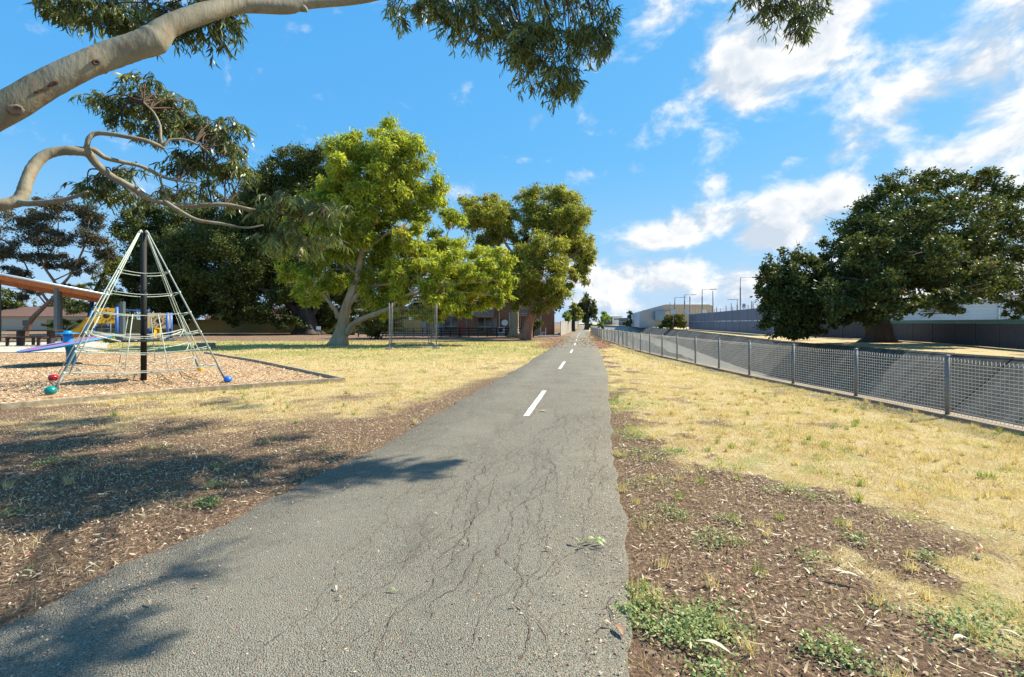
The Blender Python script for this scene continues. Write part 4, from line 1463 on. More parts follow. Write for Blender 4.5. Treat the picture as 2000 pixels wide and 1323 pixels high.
# front gable in two claddings, curved roof behind
L_ = 70
vs = poly + [p_ + Vector((12, L_, 0)) for p_ in poly]
n = len(poly)
MB().add(vs, [(i_, i_ + 1, i_ + 1 + n, i_ + n) for i_ in range(n - 1)], True).build('roof', m_shed, wa)
fp = [p_ for p_ in poly[:7]] + [Vector((sx(1296), SY, 0))]
fp[0] = Vector((sx(1249), SY, -.5))
MB().add(fp, [tuple(range(len(fp)))]).build('left_gable_wall', m_shed, wa)
fp = [Vector((sx(1296), SY, -.5))] + poly[6:]
fp[-1] = Vector((sx(1393), SY, -.5))
MB().add(fp, [tuple(range(len(fp)))]).build('right_gable_wall', m_tan, wa)
m_bwin = simple('blue_glazing', (.16, .25, .34), .2, var=.1)
MB().box((sx(1286), SY - 1.2, sz(617)), (sx(1296) - sx(1277), 2.2, 3.4)).build('glazed_porch', m_bwin, wa)
MB().box((sx(1305), SY - .8, sz(616)), (sx(1313) - sx(1297), 1.2, 3.0)).build('loading_door', m_tan, wa)

# low far sheds on the horizon
for (a, b_, top, Y, mat, lab) in ((1180, 1196, 620.5, 330, m_char, 'low black roofed shed at the far end of the drain'), (1196, 1215, 619, 345, m_white, 'low white flat roofed building at the far end of the drain'),
                                  (1216, 1249, 622, 360, m_slat, 'low grey building on the far horizon left of the warehouse')):
    x0, x1 = (a - 1000) / F * Y, (b_ - 1000) / F * Y
    zt = EYE + (HZ - top) / F * Y
    bl = thing('far_shed', lab, 'shed', ((x0 + x1) / 2, Y, 0))
    MB().box(((x0 + x1) / 2, Y + 6, zt / 2), (x1 - x0, 12, zt)).build('wall', mat, bl)
    MB().box(((x0 + x1) / 2, Y + 6, zt + .15), (x1 - x0 + 1.2, 13, .3)).build('roof', m_slat, bl)
    MB().box(((x0 + x1) / 2, Y - .05, zt * .7), ((x1 - x0) * .7, .1, zt * .22)).build('window_band', m_bwin, bl)

# house behind the left trees
m_cream_wall = simple('cream_wall', (.52, .45, .33), .8, var=.1)
for (px0, px1, Y, eave, ridge, lab) in ((-40, 190, 95, 618, 598, 'tiled roof house behind the trees at far left'), (400, 560, 100, 622, 598, 'brown roofed house behind the olive fence')):
    x0, x1 = (px0 - 1000) / F * Y, (px1 - 1000) / F * Y
    ze, zr = EYE + (HZ - eave) / F * Y, EYE + (HZ - ridge) / F * Y
    hs_ = thing('house', lab, 'house', ((x0 + x1) / 2, Y, 0))
    MB().add([(x0, Y, -.1), (x1, Y, -.1), (x1, Y, ze), (x0, Y, ze), (x0, Y + 9, -.1), (x1, Y + 9, -.1), (x1, Y + 9, ze), (x0, Y + 9, ze)], [(0, 1, 2, 3), (1, 5, 6, 2), (4, 0, 3, 7)]).build('wall', m_cream_wall, hs_)
    MB().add([(x0 - .6, Y - .6, ze), (x1 + .6, Y - .6, ze), (x1 + .6, Y + 9.6, ze), (x0 - .6, Y + 9.6, ze), (x0 + 3.5, Y + 4.5, zr), (x1 - 3.5, Y + 4.5, zr)], [(0, 1, 5, 4), (1, 2, 5), (2, 3, 4, 5), (3, 0, 4), (3, 2, 1, 0)]).build('roof', m_tile, hs_)
    for s in (.15, .4, .65, .85):
        xx = x0 + (x1 - x0) * s
        wo = MB().box((xx, Y - .03, ze * .55), (1.7, .10, 1.3)).build('window', m_frame, hs_)
        MB().box((xx, Y - .06, ze * .55), (1.5, .10, 1.1)).build('pane', m_glass, wo)

# ---------------------------------------------------------------- lamp posts across the channel
def lamp(px, top, Y, arm_px, lab, cat='lamp post', z_base=0.0):
    x_ = (px - 1000) / F * Y
    zt = EYE + (HZ - top) / F * Y
    name = 'lamp_post' if arm_px else 'steel_pole'
    lp = thing(name, lab, cat, (x_, Y, 0))
    r = .115 * Y / 90
    if arm_px:
        MB().tube([(x_, Y, 0), (x_, Y, zt * .82), (x_, Y, zt * .83), (x_, Y, zt)], [r, r, r * .6, r * .55], 8).build('mast', m_galv, lp)
        xe = (px + arm_px - 1000) / F * Y
        MB().tube([(x_, Y, zt), (x_ + .4, Y, zt + .08), (xe, Y, zt + .12)], r * .4, 6).build('arm', m_galv, lp)
        MB().box((xe + .2, Y, zt + .08), (1.1 * Y / 90, .5, .16)).build('lamp_head', m_slat, lp)
    else:
        MB().tube([(x_, Y, 0), (x_, Y, zt)], [r, r * .8], 8).build('mast', m_galv, lp)
    return lp


lamp(1446, 543, 82, 27, 'tall grey lamp post left of the right fig')
lamp(1371.5, 566, 120, 20, 'lamp post with right hand arm in front of the warehouse, nearer of two close together')
lamp(1337, 576.5, 150, 16, 'lamp post with short arm before the middle of the warehouse roof')
lamp(1318, 581.5, 168, 14, 'most distant lamp post with arm, near the left of the warehouse')
lamp(1392.5, 568, 118, 0, 'thick bare steel pole right of the warehouse lamp post', 'pole')
lamp(1347.5, 579.5, 150, 0, 'bare steel pole beside the middle warehouse lamp post', 'pole')
lamp(1309, 591, 168, 0, 'thin bare pole at the left of the warehouse lamp posts', 'pole')
for k, (px, top) in enumerate(((1418.5, 597), (1428.5, 592), (1468, 588), (1471, 589), (1400, 600))):
    lamp(px, top, 125 + k * 4, 0, ['thin pole just right of the warehouse end', 'taller thin pole left of the big lamp post', 'slender pole right of the big lamp post', 'slender pole touching the fig edge', 'short thin pole at the warehouse corner'][k], 'pole')
lamp(1440, 586, 160, -14, 'small distant lamp post with left pointing arm')
sgn = thing('yard_sign', 'small white sign board with blue marks above the slate fence', 'sign', ((1453 - 1000) / F * 100, 100, 0))
c = P(1453, 598, 100)
MB().box(c, (.75, .06, 1.0)).build('board', m_white, sgn)
MB().box(c + Vector((0, -.04, .1)), (.4, .02, .35)).build('print', m_pblue, sgn)
MB().tube([(c.x, c.y + .08, 0), (c.x, c.y + .08, c.z)], .05, 6).build('post', m_galv, sgn)
for k, px in enumerate((1315, 1341, 1376)):
    c = P(px, 609.5, 116 + k)
    sg2 = thing('yard_sign', ['white notice board under the left warehouse lamp', 'white notice board under the middle warehouse lamp', 'white notice board under the right warehouse lamp'][k], 'sign', (c.x, c.y, 0))
    MB().box(c, (.95, .06, 1.0)).build('board', m_white, sg2)
    MB().tube([(c.x, c.y + .08, 0), (c.x, c.y + .08, c.z)], .06, 6).build('post', m_galv, sg2)


# ---------------------------------------------------------------- trees
def unit(n):
    d = rng.normal(0, 1, (n, 3))
    return d / np.linalg.norm(d, axis=1)[:, None]


def leaf_quads(c, d, ln, wd, nrm=None):
    """rhombic leaves: centre base c, direction d, length, width"""
    n = len(c)
    r = unit(n) if nrm is None else nrm
    w = np.cross(d, r)
    w /= np.linalg.norm(w, axis=1)[:, None] + 1e-9
    L, W = np.broadcast_to(ln, n)[:, None], np.broadcast_to(wd, n)[:, None]
    v = np.stack([c, c + d * L * .45 + w * W / 2, c + d * L, c + d * L * .45 - w * W / 2], 1)
    f = np.arange(n * 4).reshape(n, 4)
    return v.reshape(-1, 3), f


def crown(blobs, Y0, lai, ln, wd, droop, hue=0.0, lobes=9, sub=34, spread=1.0, upn=0.0):
    """foliage for one tree from ellipsoidal boughs given as (px, py, rx, ry, dy[, tint]) seen at distance Y0"""
    C, Dn, T, NR = [], [], [], []
    k = Y0 / F
    for bl in blobs:
        px, py_, rx_, ry_, dy = bl[:5]
        tb = bl[5] if len(bl) > 5 else 0.0
        Yb = Y0 + dy
        c = np.array(P(px, py_, Yb))
        kk = Yb / F
        r = np.array([rx_ * kk, (rx_ + ry_) * .5 * kk, ry_ * kk])
        area = math.pi * r[0] * r[2]
        n = int(area * lai * 2.3 / (ln * wd * .5))
        nl = max(6, int(lobes * 1.5 * (area / 12) ** .4))
        lc = unit(nl) * (rng.random((nl, 1)) ** .30) * .82
        lr = rng.uniform(.17, .40, nl)
        nsub = max(6, n // sub)
        li = rng.integers(0, nl, nsub)
        su = unit(nsub)
        su[:, 2] = np.where(rng.random(nsub) < .35, np.abs(su[:, 2]), su[:, 2])
        sc = lc[li] + su * (rng.random((nsub, 1)) ** .45) * lr[li][:, None]
        srad = rng.uniform(.06, .13, nsub) * spread
        st = rng.normal(0, .13, nsub) + tb + rng.normal(0, .08, nl)[li]
        ii = rng.integers(0, nsub, n)
        off = rng.normal(0, 1, (n, 3)) * srad[ii][:, None]
        pos = c + (sc[ii] + off) * r
        pos[:, 2] = np.maximum(pos[:, 2], .15)
        C.append(pos)
        T.append(.47 + st[ii] + rng.normal(0, .10, n) + hue)
        dd = unit(n)
        dd[:, 2] -= droop
        dd /= np.linalg.norm(dd, axis=1)[:, None]
        Dn.append(dd)
    C = np.concatenate(C); Dn = np.concatenate(Dn); T = np.clip(np.concatenate(T), 0, 1)
    n = len(C)
    nr = unit(n)
    nr[:, 2] += upn
    v, f = leaf_quads(C, Dn, ln * rng.uniform(.6, 1.25, n), wd * rng.uniform(.7, 1.2, n), nr)
    return v, f, np.repeat(T, 4)


def limb(mb, pts, r0, r1, seg=10, n=6, wob=.0):
    c = catmull(pts, n)
    m = len(c)
    rad = [r0 + (r1 - r0) * (i / (m - 1)) ** .8 for i in range(m)]
    if wob:
        c = [c[0]] + [p_ + Vector((random.gauss(0, wob), random.gauss(0, wob), random.gauss(0, wob))) for p_ in c[1:-1]] + [c[-1]]
        rad = [q * random.uniform(.92, 1.08) for q in rad]
    mb.tube(c, rad, seg)
    return c


def tree(name, lab, base, Y0, trunk, tr, limbs, blobs, leaf, mats, twigs=True, group=None, trunk_seg=14):
    """trunk and limbs as pixel polylines at distance Y0 (+dy)"""
    th = thing(name, lab, 'tree', base, group)
    mb = MB()
    tp = [P(p_[0], p_[1], Y0 + (p_[2] if len(p_) > 2 else 0)) for p_ in trunk]
    tp[0].z = -.1
    tc_ = catmull(tp, 6)
    m = len(tc_)
    rad = [float(np.interp(i / (m - 1), np.linspace(0, 1, len(tr)), tr)) * random.uniform(.96, 1.04) for i in range(m)]
    lob = [.26 * max(0, 1 - 2.0 * i / m) + .05 for i in range(m)]
    rad = [q * (1 + .35 * max(0, 1 - 7.0 * i / m) ** 2) for i, q in enumerate(rad)]
    mb.tube(tc_, rad, 24, True, lob)
    mb.build('trunk', mats[0], th)
    ends = [tc_[int(m * .55)], tc_[int(m * .75)], tc_[-1]]
    allp = list(tc_[int(m * .45):])
    for (pl, r0, r1) in limbs:
        lb = MB()
        c = limb(lb, [P(p_[0], p_[1], Y0 + (p_[2] if len(p_) > 2 else 0)) for p_ in pl], r0, r1, 10, 6, r1 * .35)
        lb.build('limb', mats[0], th)
        allp += c[len(c) // 2:]
    if twigs:
        tb_ = MB()
        for bl in blobs:
            c = P(bl[0], bl[1], Y0 + bl[4])
            s = min(allp, key=lambda q: (q - c).length + (3 if q.z > c.z else 0))
            rr = max(.05, .011 * (c - s).length + .04) * Y0 / 45
            mid = s.lerp(c, .5) + Vector((random.gauss(0, .3), random.gauss(0, .3), random.uniform(-.3, .5)))
            cc = catmull([s, mid, c], 5)
            tb_.tube(cc, [rr + (rr * .35 - rr) * i / (len(cc) - 1) for i in range(len(cc))], 6)
            for q in range(6):
                e = c + Vector((random.uniform(-1, 1) * bl[2], random.uniform(-1, 1) * bl[2], random.uniform(-.6, 1) * bl[3])) * (Y0 / F) * .85
                tb_.tube(catmull([cc[-3], c.lerp(e, .45) + Vector((0, 0, random.uniform(-.2, .3))), e], 4), [rr * .45 - rr * .3 * i / 8 for i in range(9)], 5)
        tb_.build('branches', mats[0], th)
    v, f, T = crown(blobs, Y0, **leaf)
    np_obj('crown', v, f, mats[1], th, {'tint': T})
    return th


m_gbark = bark_mat('gum_bark', (.30, .215, .13), (.41, .325, .215), (.18, .09, .052), 2.2, .3, .60)
m_rbark = bark_mat('red_gum_bark', (.30, .13, .075), (.42, .21, .12), (.14, .065, .045), 2.5, .6, .56)
m_ebark = bark_mat('brown_bark', (.17, .105, .07), (.25, .17, .12), (.10, .06, .045), 2.2, .5, .56)
m_figbark = bark_mat('fig_bark', (.045, .036, .029), (.08, .066, .053), (.035, .028, .022), 1.6, .5, .55)
GUM = [(0, (.08, .115, .025)), (.35, (.20, .25, .04)), (.6, (.40, .46, .055)), (.85, (.60, .62, .075)), (1, (.42, .28, .08))]
m_gleaf = leaf_mat('gum_leaves', GUM, .55, .5, .3)
m_gleaf2 = leaf_mat('olive_gum_leaves', [(0, (.07, .09, .024)), (.4, (.22, .24, .048)), (.7, (.44, .43, .065)), (.9, (.55, .50, .08)), (1, (.36, .21, .08))], .48, .5, .3)
m_fleaf = leaf_mat('fig_leaves', [(0, (.032, .046, .013)), (.45, (.078, .100, .025)), (.75, (.14, .16, .038)), (.93, (.22, .20, .05)), (1, (.30, .16, .05))], .26, .5, .22)
m_bleaf = leaf_mat('bronze_leaves', [(0, (.045, .045, .03)), (.5, (.085, .085, .05)), (.85, (.15, .12, .07)), (1, (.28, .06, .04))], .25, .5, .3)
m_lime = leaf_mat('lime_leaves', [(0, (.13, .20, .04)), (.5, (.26, .36, .07)), (1, (.42, .48, .14))], .4, .5, .3)

# big gum on the lawn
A_bl = [(690, 292, 52, 44, 0, .10), (760, 268, 52, 34, 0, .14), (800, 308, 52, 46, -1, .12), (843, 368, 33, 55, 0, .12), (735, 330, 60, 50, 1), (790, 385, 60, 45, 1, -.05), (665, 345, 40, 38, 0),
        (640, 400, 55, 48, 1, -.08), (600, 430, 55, 55, 1.5, -.08), (565, 470, 42, 45, 0, -.05), (720, 420, 58, 50, 2, -.12), (795, 465, 42, 40, -1.5, .14), (760, 505, 50, 40, 1.5, -.1),
        (660, 480, 50, 45, 1, -.1), (610, 520, 45, 38, -1, .02), (600, 562, 30, 36, -2, .10), (560, 530, 30, 26, -1, .05), (725, 560, 52, 45, 1, -.05), (800, 555, 42, 38, -2.0, .14), (848, 572, 40, 36, -2, .15),
        (825, 530, 45, 30, -2, .12), (770, 600, 38, 28, 0, -.02), (820, 605, 40, 22, 0, -.08), (640, 555, 36, 34, 2, -.05), (700, 400, 60, 50, -2, -.02), (745, 300, 60, 46, -2, .06), (690, 450, 55, 46, -2, -.03), (770, 350, 56, 44, -2, .03), (665, 320, 46, 40, -2, .08), (740, 470, 46, 40, 2, -.06), (640, 450, 50, 44, -2, 0), (800, 420, 50, 40, 0, .02), (860, 610, 30, 18, -1, -.02), (780, 530, 44, 36, -1, .04)]
A2_bl = [(882, 432, 38, 32, 3, .0), (865, 475, 35, 34, 2, -.05), (905, 485, 48, 28, 1, .12), (965, 508, 40, 32, 0, .15), (910, 530, 56, 38, 2, -.05), (950, 552, 42, 40, 1, -.02), (885, 565, 38, 36, 0, .10), (940, 540, 50, 36, -1, .06), (975, 575, 30, 26, 0, .02), (935, 588, 30, 22, 1, -.02), (900, 600, 26, 18, 0, 0), (845, 500, 36, 40, 1, .02), (880, 520, 46, 38, -1, .08), (985, 545, 28, 34, 0, .04), (840, 612, 34, 16, -1, .02), (800, 612, 34, 14, -1, .0), (870, 590, 40, 26, -2, .08)]
tree('gum_tree', 'spreading pale trunked gum with bright yellow green crown on the lawn', G(661, 674), 36.5,
     [(661, 674), (668, 640), (677, 597), (699, 540, .3), (711, 483, .5), (728, 434, .5), (738, 370, .5), (748, 300, .5)], [.62, .42, .34, .29, .25, .18, .12, .07],
     [([(676, 652), (690, 634, -.4), (712, 621, -.8), (758, 603, -1.5), (790, 578, -2), (845, 556, -2)], .30, .08), ([(664, 622), (650, 600, -.5), (637, 583, -1), (612, 560, -2)], .22, .07),
      ([(684, 590), (700, 575), (722, 562, .5), (790, 548, -.5), (845, 535, .5)], .20, .06), ([(711, 490), (735, 472, -.4), (760, 455, -.8), (790, 450, -1.2)], .17, .05), ([(700, 540), (660, 500, 1), (610, 450, 1.3)], .15, .05),
      ([(728, 436), (760, 400, .5), (800, 340, 0), (830, 350, 0)], .13, .05), ([(732, 420), (705, 360, .5), (690, 300, .5)], .12, .04)],
     A_bl + A2_bl, dict(hue=.07, lai=3.1, ln=.36, wd=.10, droop=.75, lobes=10, sub=30), (m_gbark, m_gleaf))

B_bl = [(1062, 478, 48, 34, -1, .02), (1090, 515, 36, 40, 0, -.06), (1035, 510, 38, 40, -1, -.04), (1062, 540, 50, 40, -1, -.05), (1092, 572, 34, 34, 0, -.06), (1030, 572, 36, 32, 0, -.10), (1060, 590, 40, 24, 0, -.1), (1110, 545, 20, 26, 0, -.02), (1000, 580, 26, 28, 1, -.15)]
tree('gum_tree', 'leaning red barked gum beside the brick flats', G(1025, 663), 48.5, [(1025, 663), (1033, 635), (1040, 608), (1044, 575), (1055, 520), (1062, 470)], [.62, .46, .42, .30, .18, .08],
     [([(1041, 605), (1060, 590, -.5), (1085, 570, -.5)], .2, .06), ([(1044, 580), (1030, 555), (1020, 530)], .18, .06)], B_bl, dict(lai=3.0, ln=.40, wd=.11, droop=.7, lobes=9, sub=30, hue=.07), (m_rbark, m_gleaf2))
C_bl = [(1065, 390, 48, 32, 0, .05), (1105, 402, 40, 36, 0, .02), (1030, 405, 32, 34, 0, .03), (1135, 440, 30, 40, 0, 0), (1148, 490, 18, 38, 0, -.03), (1090, 440, 50, 36, 1, -.08), (1120, 480, 34, 30, 1, -.05), (1140, 530, 20, 26, 0, -.05),
        (920, 402, 32, 22, 0, .12), (965, 402, 38, 26, 0, .12), (940, 432, 46, 30, 0, 0), (990, 440, 36, 38, 0, -.02), (960, 470, 44, 30, 1, -.06), (1015, 480, 26, 34, 1, -.1), (1000, 520, 40, 40, 3, -.12), (1060, 430, 50, 40, -1, -.03), (1115, 430, 40, 44, -2, .02), (960, 425, 50, 30, -2, .06), (1135, 500, 26, 40, -1), (1095, 470, 40, 40, 0, -.05)]
tree('gum_tree', 'tall twin crowned gum rising behind the red barked one', G(1004, 657), 57, [(1004, 657), (1006, 600), (1012, 540), (1018, 480)], [.55, .42, .34, .26],
     [([(1012, 540), (1030, 480), (1050, 430), (1066, 385)], .24, .06), ([(1014, 520), (985, 470), (965, 430), (950, 405)], .22, .06), ([(1030, 480), (1080, 450), (1120, 430)], .16, .05)],
     C_bl, dict(hue=.06, lai=2.8, ln=.44, wd=.12, droop=.6, lobes=9, sub=30), (m_gbark, m_gleaf2))

# dark figs
L_bl = [(585, 322, 60, 34, 2), (640, 330, 42, 42, 2), (530, 360, 55, 45, 0), (600, 380, 70, 50, 2), (485, 420, 52, 50, 0), (550, 440, 70, 55, 2), (420, 470, 60, 50, -2, .08), (360, 500, 52, 55, -1), (470, 500, 60, 50, -3, .08), (400, 545, 62, 42, -2, .06),
        (330, 560, 45, 50, 0, -.03), (460, 560, 55, 40, -3, .03), (530, 520, 60, 50, 0, -.05), (590, 500, 60, 60, 2, -.05), (560, 575, 50, 36, -2, .06), (620, 580, 50, 45, 2, -.08), (520, 610, 45, 22, -3), (380, 600, 45, 28, -1, -.05), (455, 612, 30, 24, -2),
        (300, 510, 40, 50, 3), (650, 450, 60, 60, 4, -.05), (690, 540, 50, 60, 4, -.1), (640, 620, 40, 30, 4, -.1), (560, 630, 34, 14, -3), (440, 590, 70, 30, 4, -.05), (540, 560, 70, 44, 6, -.05), (360, 570, 60, 50, 4, -.05), (430, 440, 60, 50, 4), (500, 470, 70, 60, 6), (350, 620, 40, 18, 5, -.05), (510, 400, 60, 50, 5), (660, 390, 50, 60, 5), (590, 610, 40, 26, 6, -.05)]
tree('fig_tree', 'huge dark spreading fig behind the gum tree on the left', G(600, 653.6), 68, [(600, 654), (598, 630), (590, 590), (585, 540), (585, 450)], [1.9, 1.35, 1.0, .7, .3],
     [([(597, 630), (560, 590, -1), (500, 560, -2), (430, 530, -3)], .6, .14), ([(600, 625), (640, 580, 1), (670, 520, 2)], .5, .14), ([(590, 590), (540, 520, 0), (480, 450, 0)], .45, .12), ([(588, 560), (600, 460, 1), (600, 370, 2)], .4, .1)],
     L_bl, dict(lai=3.6, ln=.34, wd=.20, droop=.15, lobes=10, sub=26, upn=.8), (m_figbark, m_fleaf))
D_bl = [(255, 470, 36, 46, 0), (285, 440, 40, 40, 2), (240, 530, 30, 40, 0), (275, 540, 36, 46, 0, -.05), (300, 600, 40, 32, -2), (250, 590, 26, 30, 0), (350, 430, 50, 40, 3), (310, 470, 40, 40, 3)]
tree('fig_tree', 'smaller dark tree behind the climbing net', G(285, 652.3), 72, [(285, 653), (284, 620), (280, 560), (275, 480)], [.5, .4, .3, .15], [], D_bl, dict(lai=3.0, ln=.36, wd=.2, droop=.2, lobes=9, sub=26, upn=.6), (m_figbark, m_fleaf))
R_bl = [(1760, 362, 52, 30, 0, .08), (1835, 352, 55, 28, 0, .08), (1910, 350, 52, 26, 1, .06), (1975, 385, 45, 34, 0, .03), (1700, 400, 44, 38, 0, .06), (1660, 445, 42, 42, 0, .05), (1780, 410, 70, 44, -2, .05), (1865, 415, 75, 45, -2, .04), (1950, 440, 60, 50, -1),
        (1625, 495, 38, 38, -1, .03), (1700, 480, 62, 48, -2, .02), (1790, 490, 75, 44, -3), (1890, 500, 75, 44, -3), (1980, 500, 55, 50, -1), (1560, 500, 44, 32, -3, .05), (1520, 535, 40, 42, -3, .03), (1575, 555, 55, 50, -3, 0), (1515, 595, 32, 42, -3, -.03),
        (1555, 620, 48, 40, -3, -.05), (1545, 648, 38, 16, -3, -.05), (1640, 560, 55, 44, -2, -.05), (1700, 560, 60, 36, -2, -.04), (1790, 560, 60, 32, -3, -.02), (1880, 570, 60, 30, -3), (1965, 570, 50, 34, -2), (1985, 605, 26, 22, -2, .03), (1860, 597, 40, 16, -4),
        (2070, 430, 80, 80, 0), (2080, 560, 70, 60, 0), (1650, 600, 46, 28, -2, -.08), (1760, 590, 44, 22, -4, -.05), (1700, 590, 44, 24, -4, -.06), (1740, 440, 70, 50, -3), (1840, 455, 80, 50, -4), (1600, 580, 60, 44, -4, -.03), (1530, 570, 44, 60, -3, -.02), (1545, 610, 56, 46, -3, -.05), (1930, 540, 70, 40, -4), (1660, 520, 60, 50, -4), (1820, 530, 80, 40, -4), (1590, 640, 34, 18, -2, -.05), (1520, 632, 38, 26, -3, -.03), (1560, 652, 40, 12, -3, -.05), (1500, 560, 26, 46, -3, 0), (1640, 610, 50, 34, -4, -.03), (1690, 618, 42, 24, -5, -.03), (1740, 608, 50, 22, -8, -.02), (1800, 596, 54, 22, -8), (1660, 575, 60, 40, -7, 0), (1740, 560, 60, 40, -9), (1850, 580, 54, 22, -9), (1700, 500, 60, 44, -8), (1820, 500, 70, 44, -9), (1910, 540, 60, 40, -8), (1780, 440, 60, 40, -7), (1640, 600, 44, 30, -8, -.03), (1610, 610, 40, 30, -4, -.04)]
tree('fig_tree', 'enormous dark fig with massive trunk across the drain on the right', G(1712, 668), 42, [(1714, 668), (1714, 645), (1712, 610), (1715, 570), (1730, 500)], [1.05, .92, .85, .7, .3],
     [([(1712, 610), (1690, 570, 0), (1650, 540, -1), (1590, 540, -3)], .5, .13), ([(1714, 600), (1760, 560, -1), (1830, 530, -2), (1920, 505, -2)], .55, .15), ([(1716, 580), (1800, 540, 1), (1880, 510, 1), (1990, 510, 0)], .4, .13),
      ([(1716, 570), (1745, 500, 0), (1770, 420, -1)], .5, .12), ([(1714, 580), (1700, 500, 0), (1690, 430, 0)], .4, .1), ([(1730, 540), (1820, 460, 0), (1870, 400, 0)], .4, .1)],
     R_bl, dict(lai=2.25, ln=.30, wd=.17, droop=.15, lobes=11, sub=24, upn=.5), (m_figbark, m_fleaf))

# bronze tinted trees at the far left
E_bl = [(40, 425, 45, 22, 0), (110, 412, 55, 24, 0), (175, 425, 42, 26, 1), (70, 460, 50, 24, 0), (150, 465, 48, 24, 0), (25, 490, 36, 24, 0), (195, 490, 34, 24, 1), (95, 505, 48, 22, 0), (30, 540, 36, 20, 0), (160, 520, 36, 20, 1), (-40, 460, 60, 60, 0), (60, 570, 36, 18, 1), (120, 560, 26, 14, 0)]
tree('flowering_gum', 'airy bronze leaved tree behind the picnic shelter', G(52, 656), 58, [(45, 657), (62, 625), (85, 600), (112, 565), (80, 510), (70, 450)], [.34, .26, .22, .17, .11, .05],
     [([(112, 565), (135, 540), (165, 480), (175, 430)], .2, .05), ([(95, 590), (60, 540), (35, 480)], .16, .05), ([(85, 520), (110, 470), (115, 420)], .12, .04)],
     E_bl, dict(lai=2.3, ln=.34, wd=.13, droop=.4, lobes=10, sub=24), (m_ebark, m_bleaf))
F_bl = [(205, 545, 22, 26, 0), (222, 510, 20, 24, 0), (180, 565, 24, 20, 0), (150, 600, 30, 18, 0), (215, 590, 18, 24, 0)]
tree('feathery_tree', 'thin feathery tree with grey trunk between shelter and fig', G(165, 652), 66, [(168, 653), (176, 620), (182, 580), (205, 530), (215, 500)], [.4, .3, .24, .14, .06], [], F_bl, dict(lai=1.3, ln=.4, wd=.12, droop=.8, lobes=9, sub=24), (m_figbark, m_gleaf2))

# shrubs and far trees
def shrub(name, lab, blobs, Y0, leaf, mat, cat='shrub'):
    b0 = blobs[0]
    x_ = (b0[0] - 1000) / F * Y0
    th = thing(name, lab, cat, (x_, Y0, 0))
    mb = MB()
    for q in range(7):
        bl = random.choice(blobs)
        e = P(bl[0] + random.uniform(-.5, .5) * bl[2], bl[1], Y0 + bl[4])
        mb.tube(catmull([Vector((x_ + random.gauss(0, .2), Y0, -.05)), Vector((x_, Y0, 0)).lerp(e, .5) + Vector((0, 0, .2)), e], 4), [.07 * Y0 / 50 * (1 - i / 10) + .01 for i in range(9)], 6)
    mb.build('stems', m_figbark, th)
    v, f, T = crown(blobs, Y0, **leaf)
    np_obj('foliage', v, f, mat, th, {'tint': T})
    return th


sl = dict(lai=3.4, ln=.26, wd=.14, droop=.1, lobes=8, sub=22, upn=.5)
shrub('leafy_shrub', 'dense green shrub beside the wire enclosure', [(735, 635, 36, 26, 0, .25), (768, 638, 22, 24, 0, .25), (712, 622, 28, 22, 1, .2), (760, 612, 22, 20, 1, .15)], 50, sl, m_fleaf)
shrub('rounded_shrub', 'dark rounded shrub behind the red barked trunk', [(1040, 635, 18, 18, 0), (1026, 640, 12, 14, 0)], 57, sl, m_fleaf)
shrub('low_shrub', 'small yellow green bush behind the climbing net', [(218, 660, 12, 8, 0, .2), (206, 664, 8, 5, 0, .2)], 40, dict(sl, ln=.2, wd=.1), m_lime)
shrub('bank_bush', 'large dark green bush at the end of the slate fence', [(1312, 629, 26, 13, 0, .15), (1322, 622, 18, 11, 0, .2), (1300, 636, 16, 8, 0, .1), (1330, 633, 12, 10, 0, .05)], 128, dict(sl, ln=.6, wd=.35), m_fleaf)
shrub('bank_bush', 'small green bush on the far bank left of the warehouse', [(1228, 630, 9, 6, 0, .25), (1222, 633, 6, 4, 0, .2)], 222, dict(sl, ln=.9, wd=.5), m_fleaf)
shrub('lime_bush', 'bright lime green bush where the path bends away', [(1178, 622, 12, 14, 0), (1170, 632, 9, 9, 0), (1185, 626, 8, 10, 1)], 118, dict(sl, ln=.55, wd=.3, lai=2.2), m_lime)
shrub('garden_bush', 'fresh green bush looking over the cream fence', [(1106, 618, 8, 8, 0), (1112, 624, 6, 6, 0)], 75, dict(sl, ln=.4, wd=.22), m_lime)
shrub('garden_bush', 'dark hedge at the left end of the rail fence', [(690, 640, 24, 14, 0), (655, 645, 22, 10, 0)], 66, sl, m_fleaf)
shrub('garden_bush', 'clipped green bushes before the far left house', [(125, 632, 22, 9, 0, .3), (160, 634, 18, 8, 0, .25), (95, 634, 14, 7, 0, .2)], 72, sl, m_fleaf)
tree('far_tree', 'dark round crowned tree where the path disappears', G(1147, 644), 112, [(1146, 646), (1147, 620), (1147, 590)], [.5, .4, .15], [],
     [(1147, 590, 17, 17, 0), (1156, 606, 11, 16, 0), (1138, 606, 14, 16, 0), (1150, 622, 15, 15, 0, -.05), (1128, 598, 8, 8, 2)], dict(lai=3.2, ln=.6, wd=.34, droop=.2, lobes=8, sub=22, upn=.4), (m_figbark, m_fleaf))
tree('far_tree', 'olive drooping tree over the cream fence', G(1120, 647), 92, [(1120, 648), (1120, 625), (1118, 600)], [.35, .3, .12], [],
     [(1120, 600, 12, 14, 0), (1130, 614, 12, 14, 0), (1112, 615, 12, 14, 0, -.05), (1124, 626, 10, 8, 0)], dict(lai=2.4, ln=.7, wd=.2, droop=1.0, lobes=8, sub=22), (m_figbark, m_gleaf2))
tree('far_tree', 'tiny lollipop tree on the horizon left of the warehouse', G(1231, 637), 216, [(1231, 637), (1231, 622), (1231, 612)], [.5, .4, .2], [], [(1231, 611, 5.5, 4, 0), (1229, 618, 5, 3.5, 0, -.1)], dict(lai=3, ln=1.0, wd=.6, droop=.2, lobes=7, sub=20), (m_figbark, m_fleaf), False)
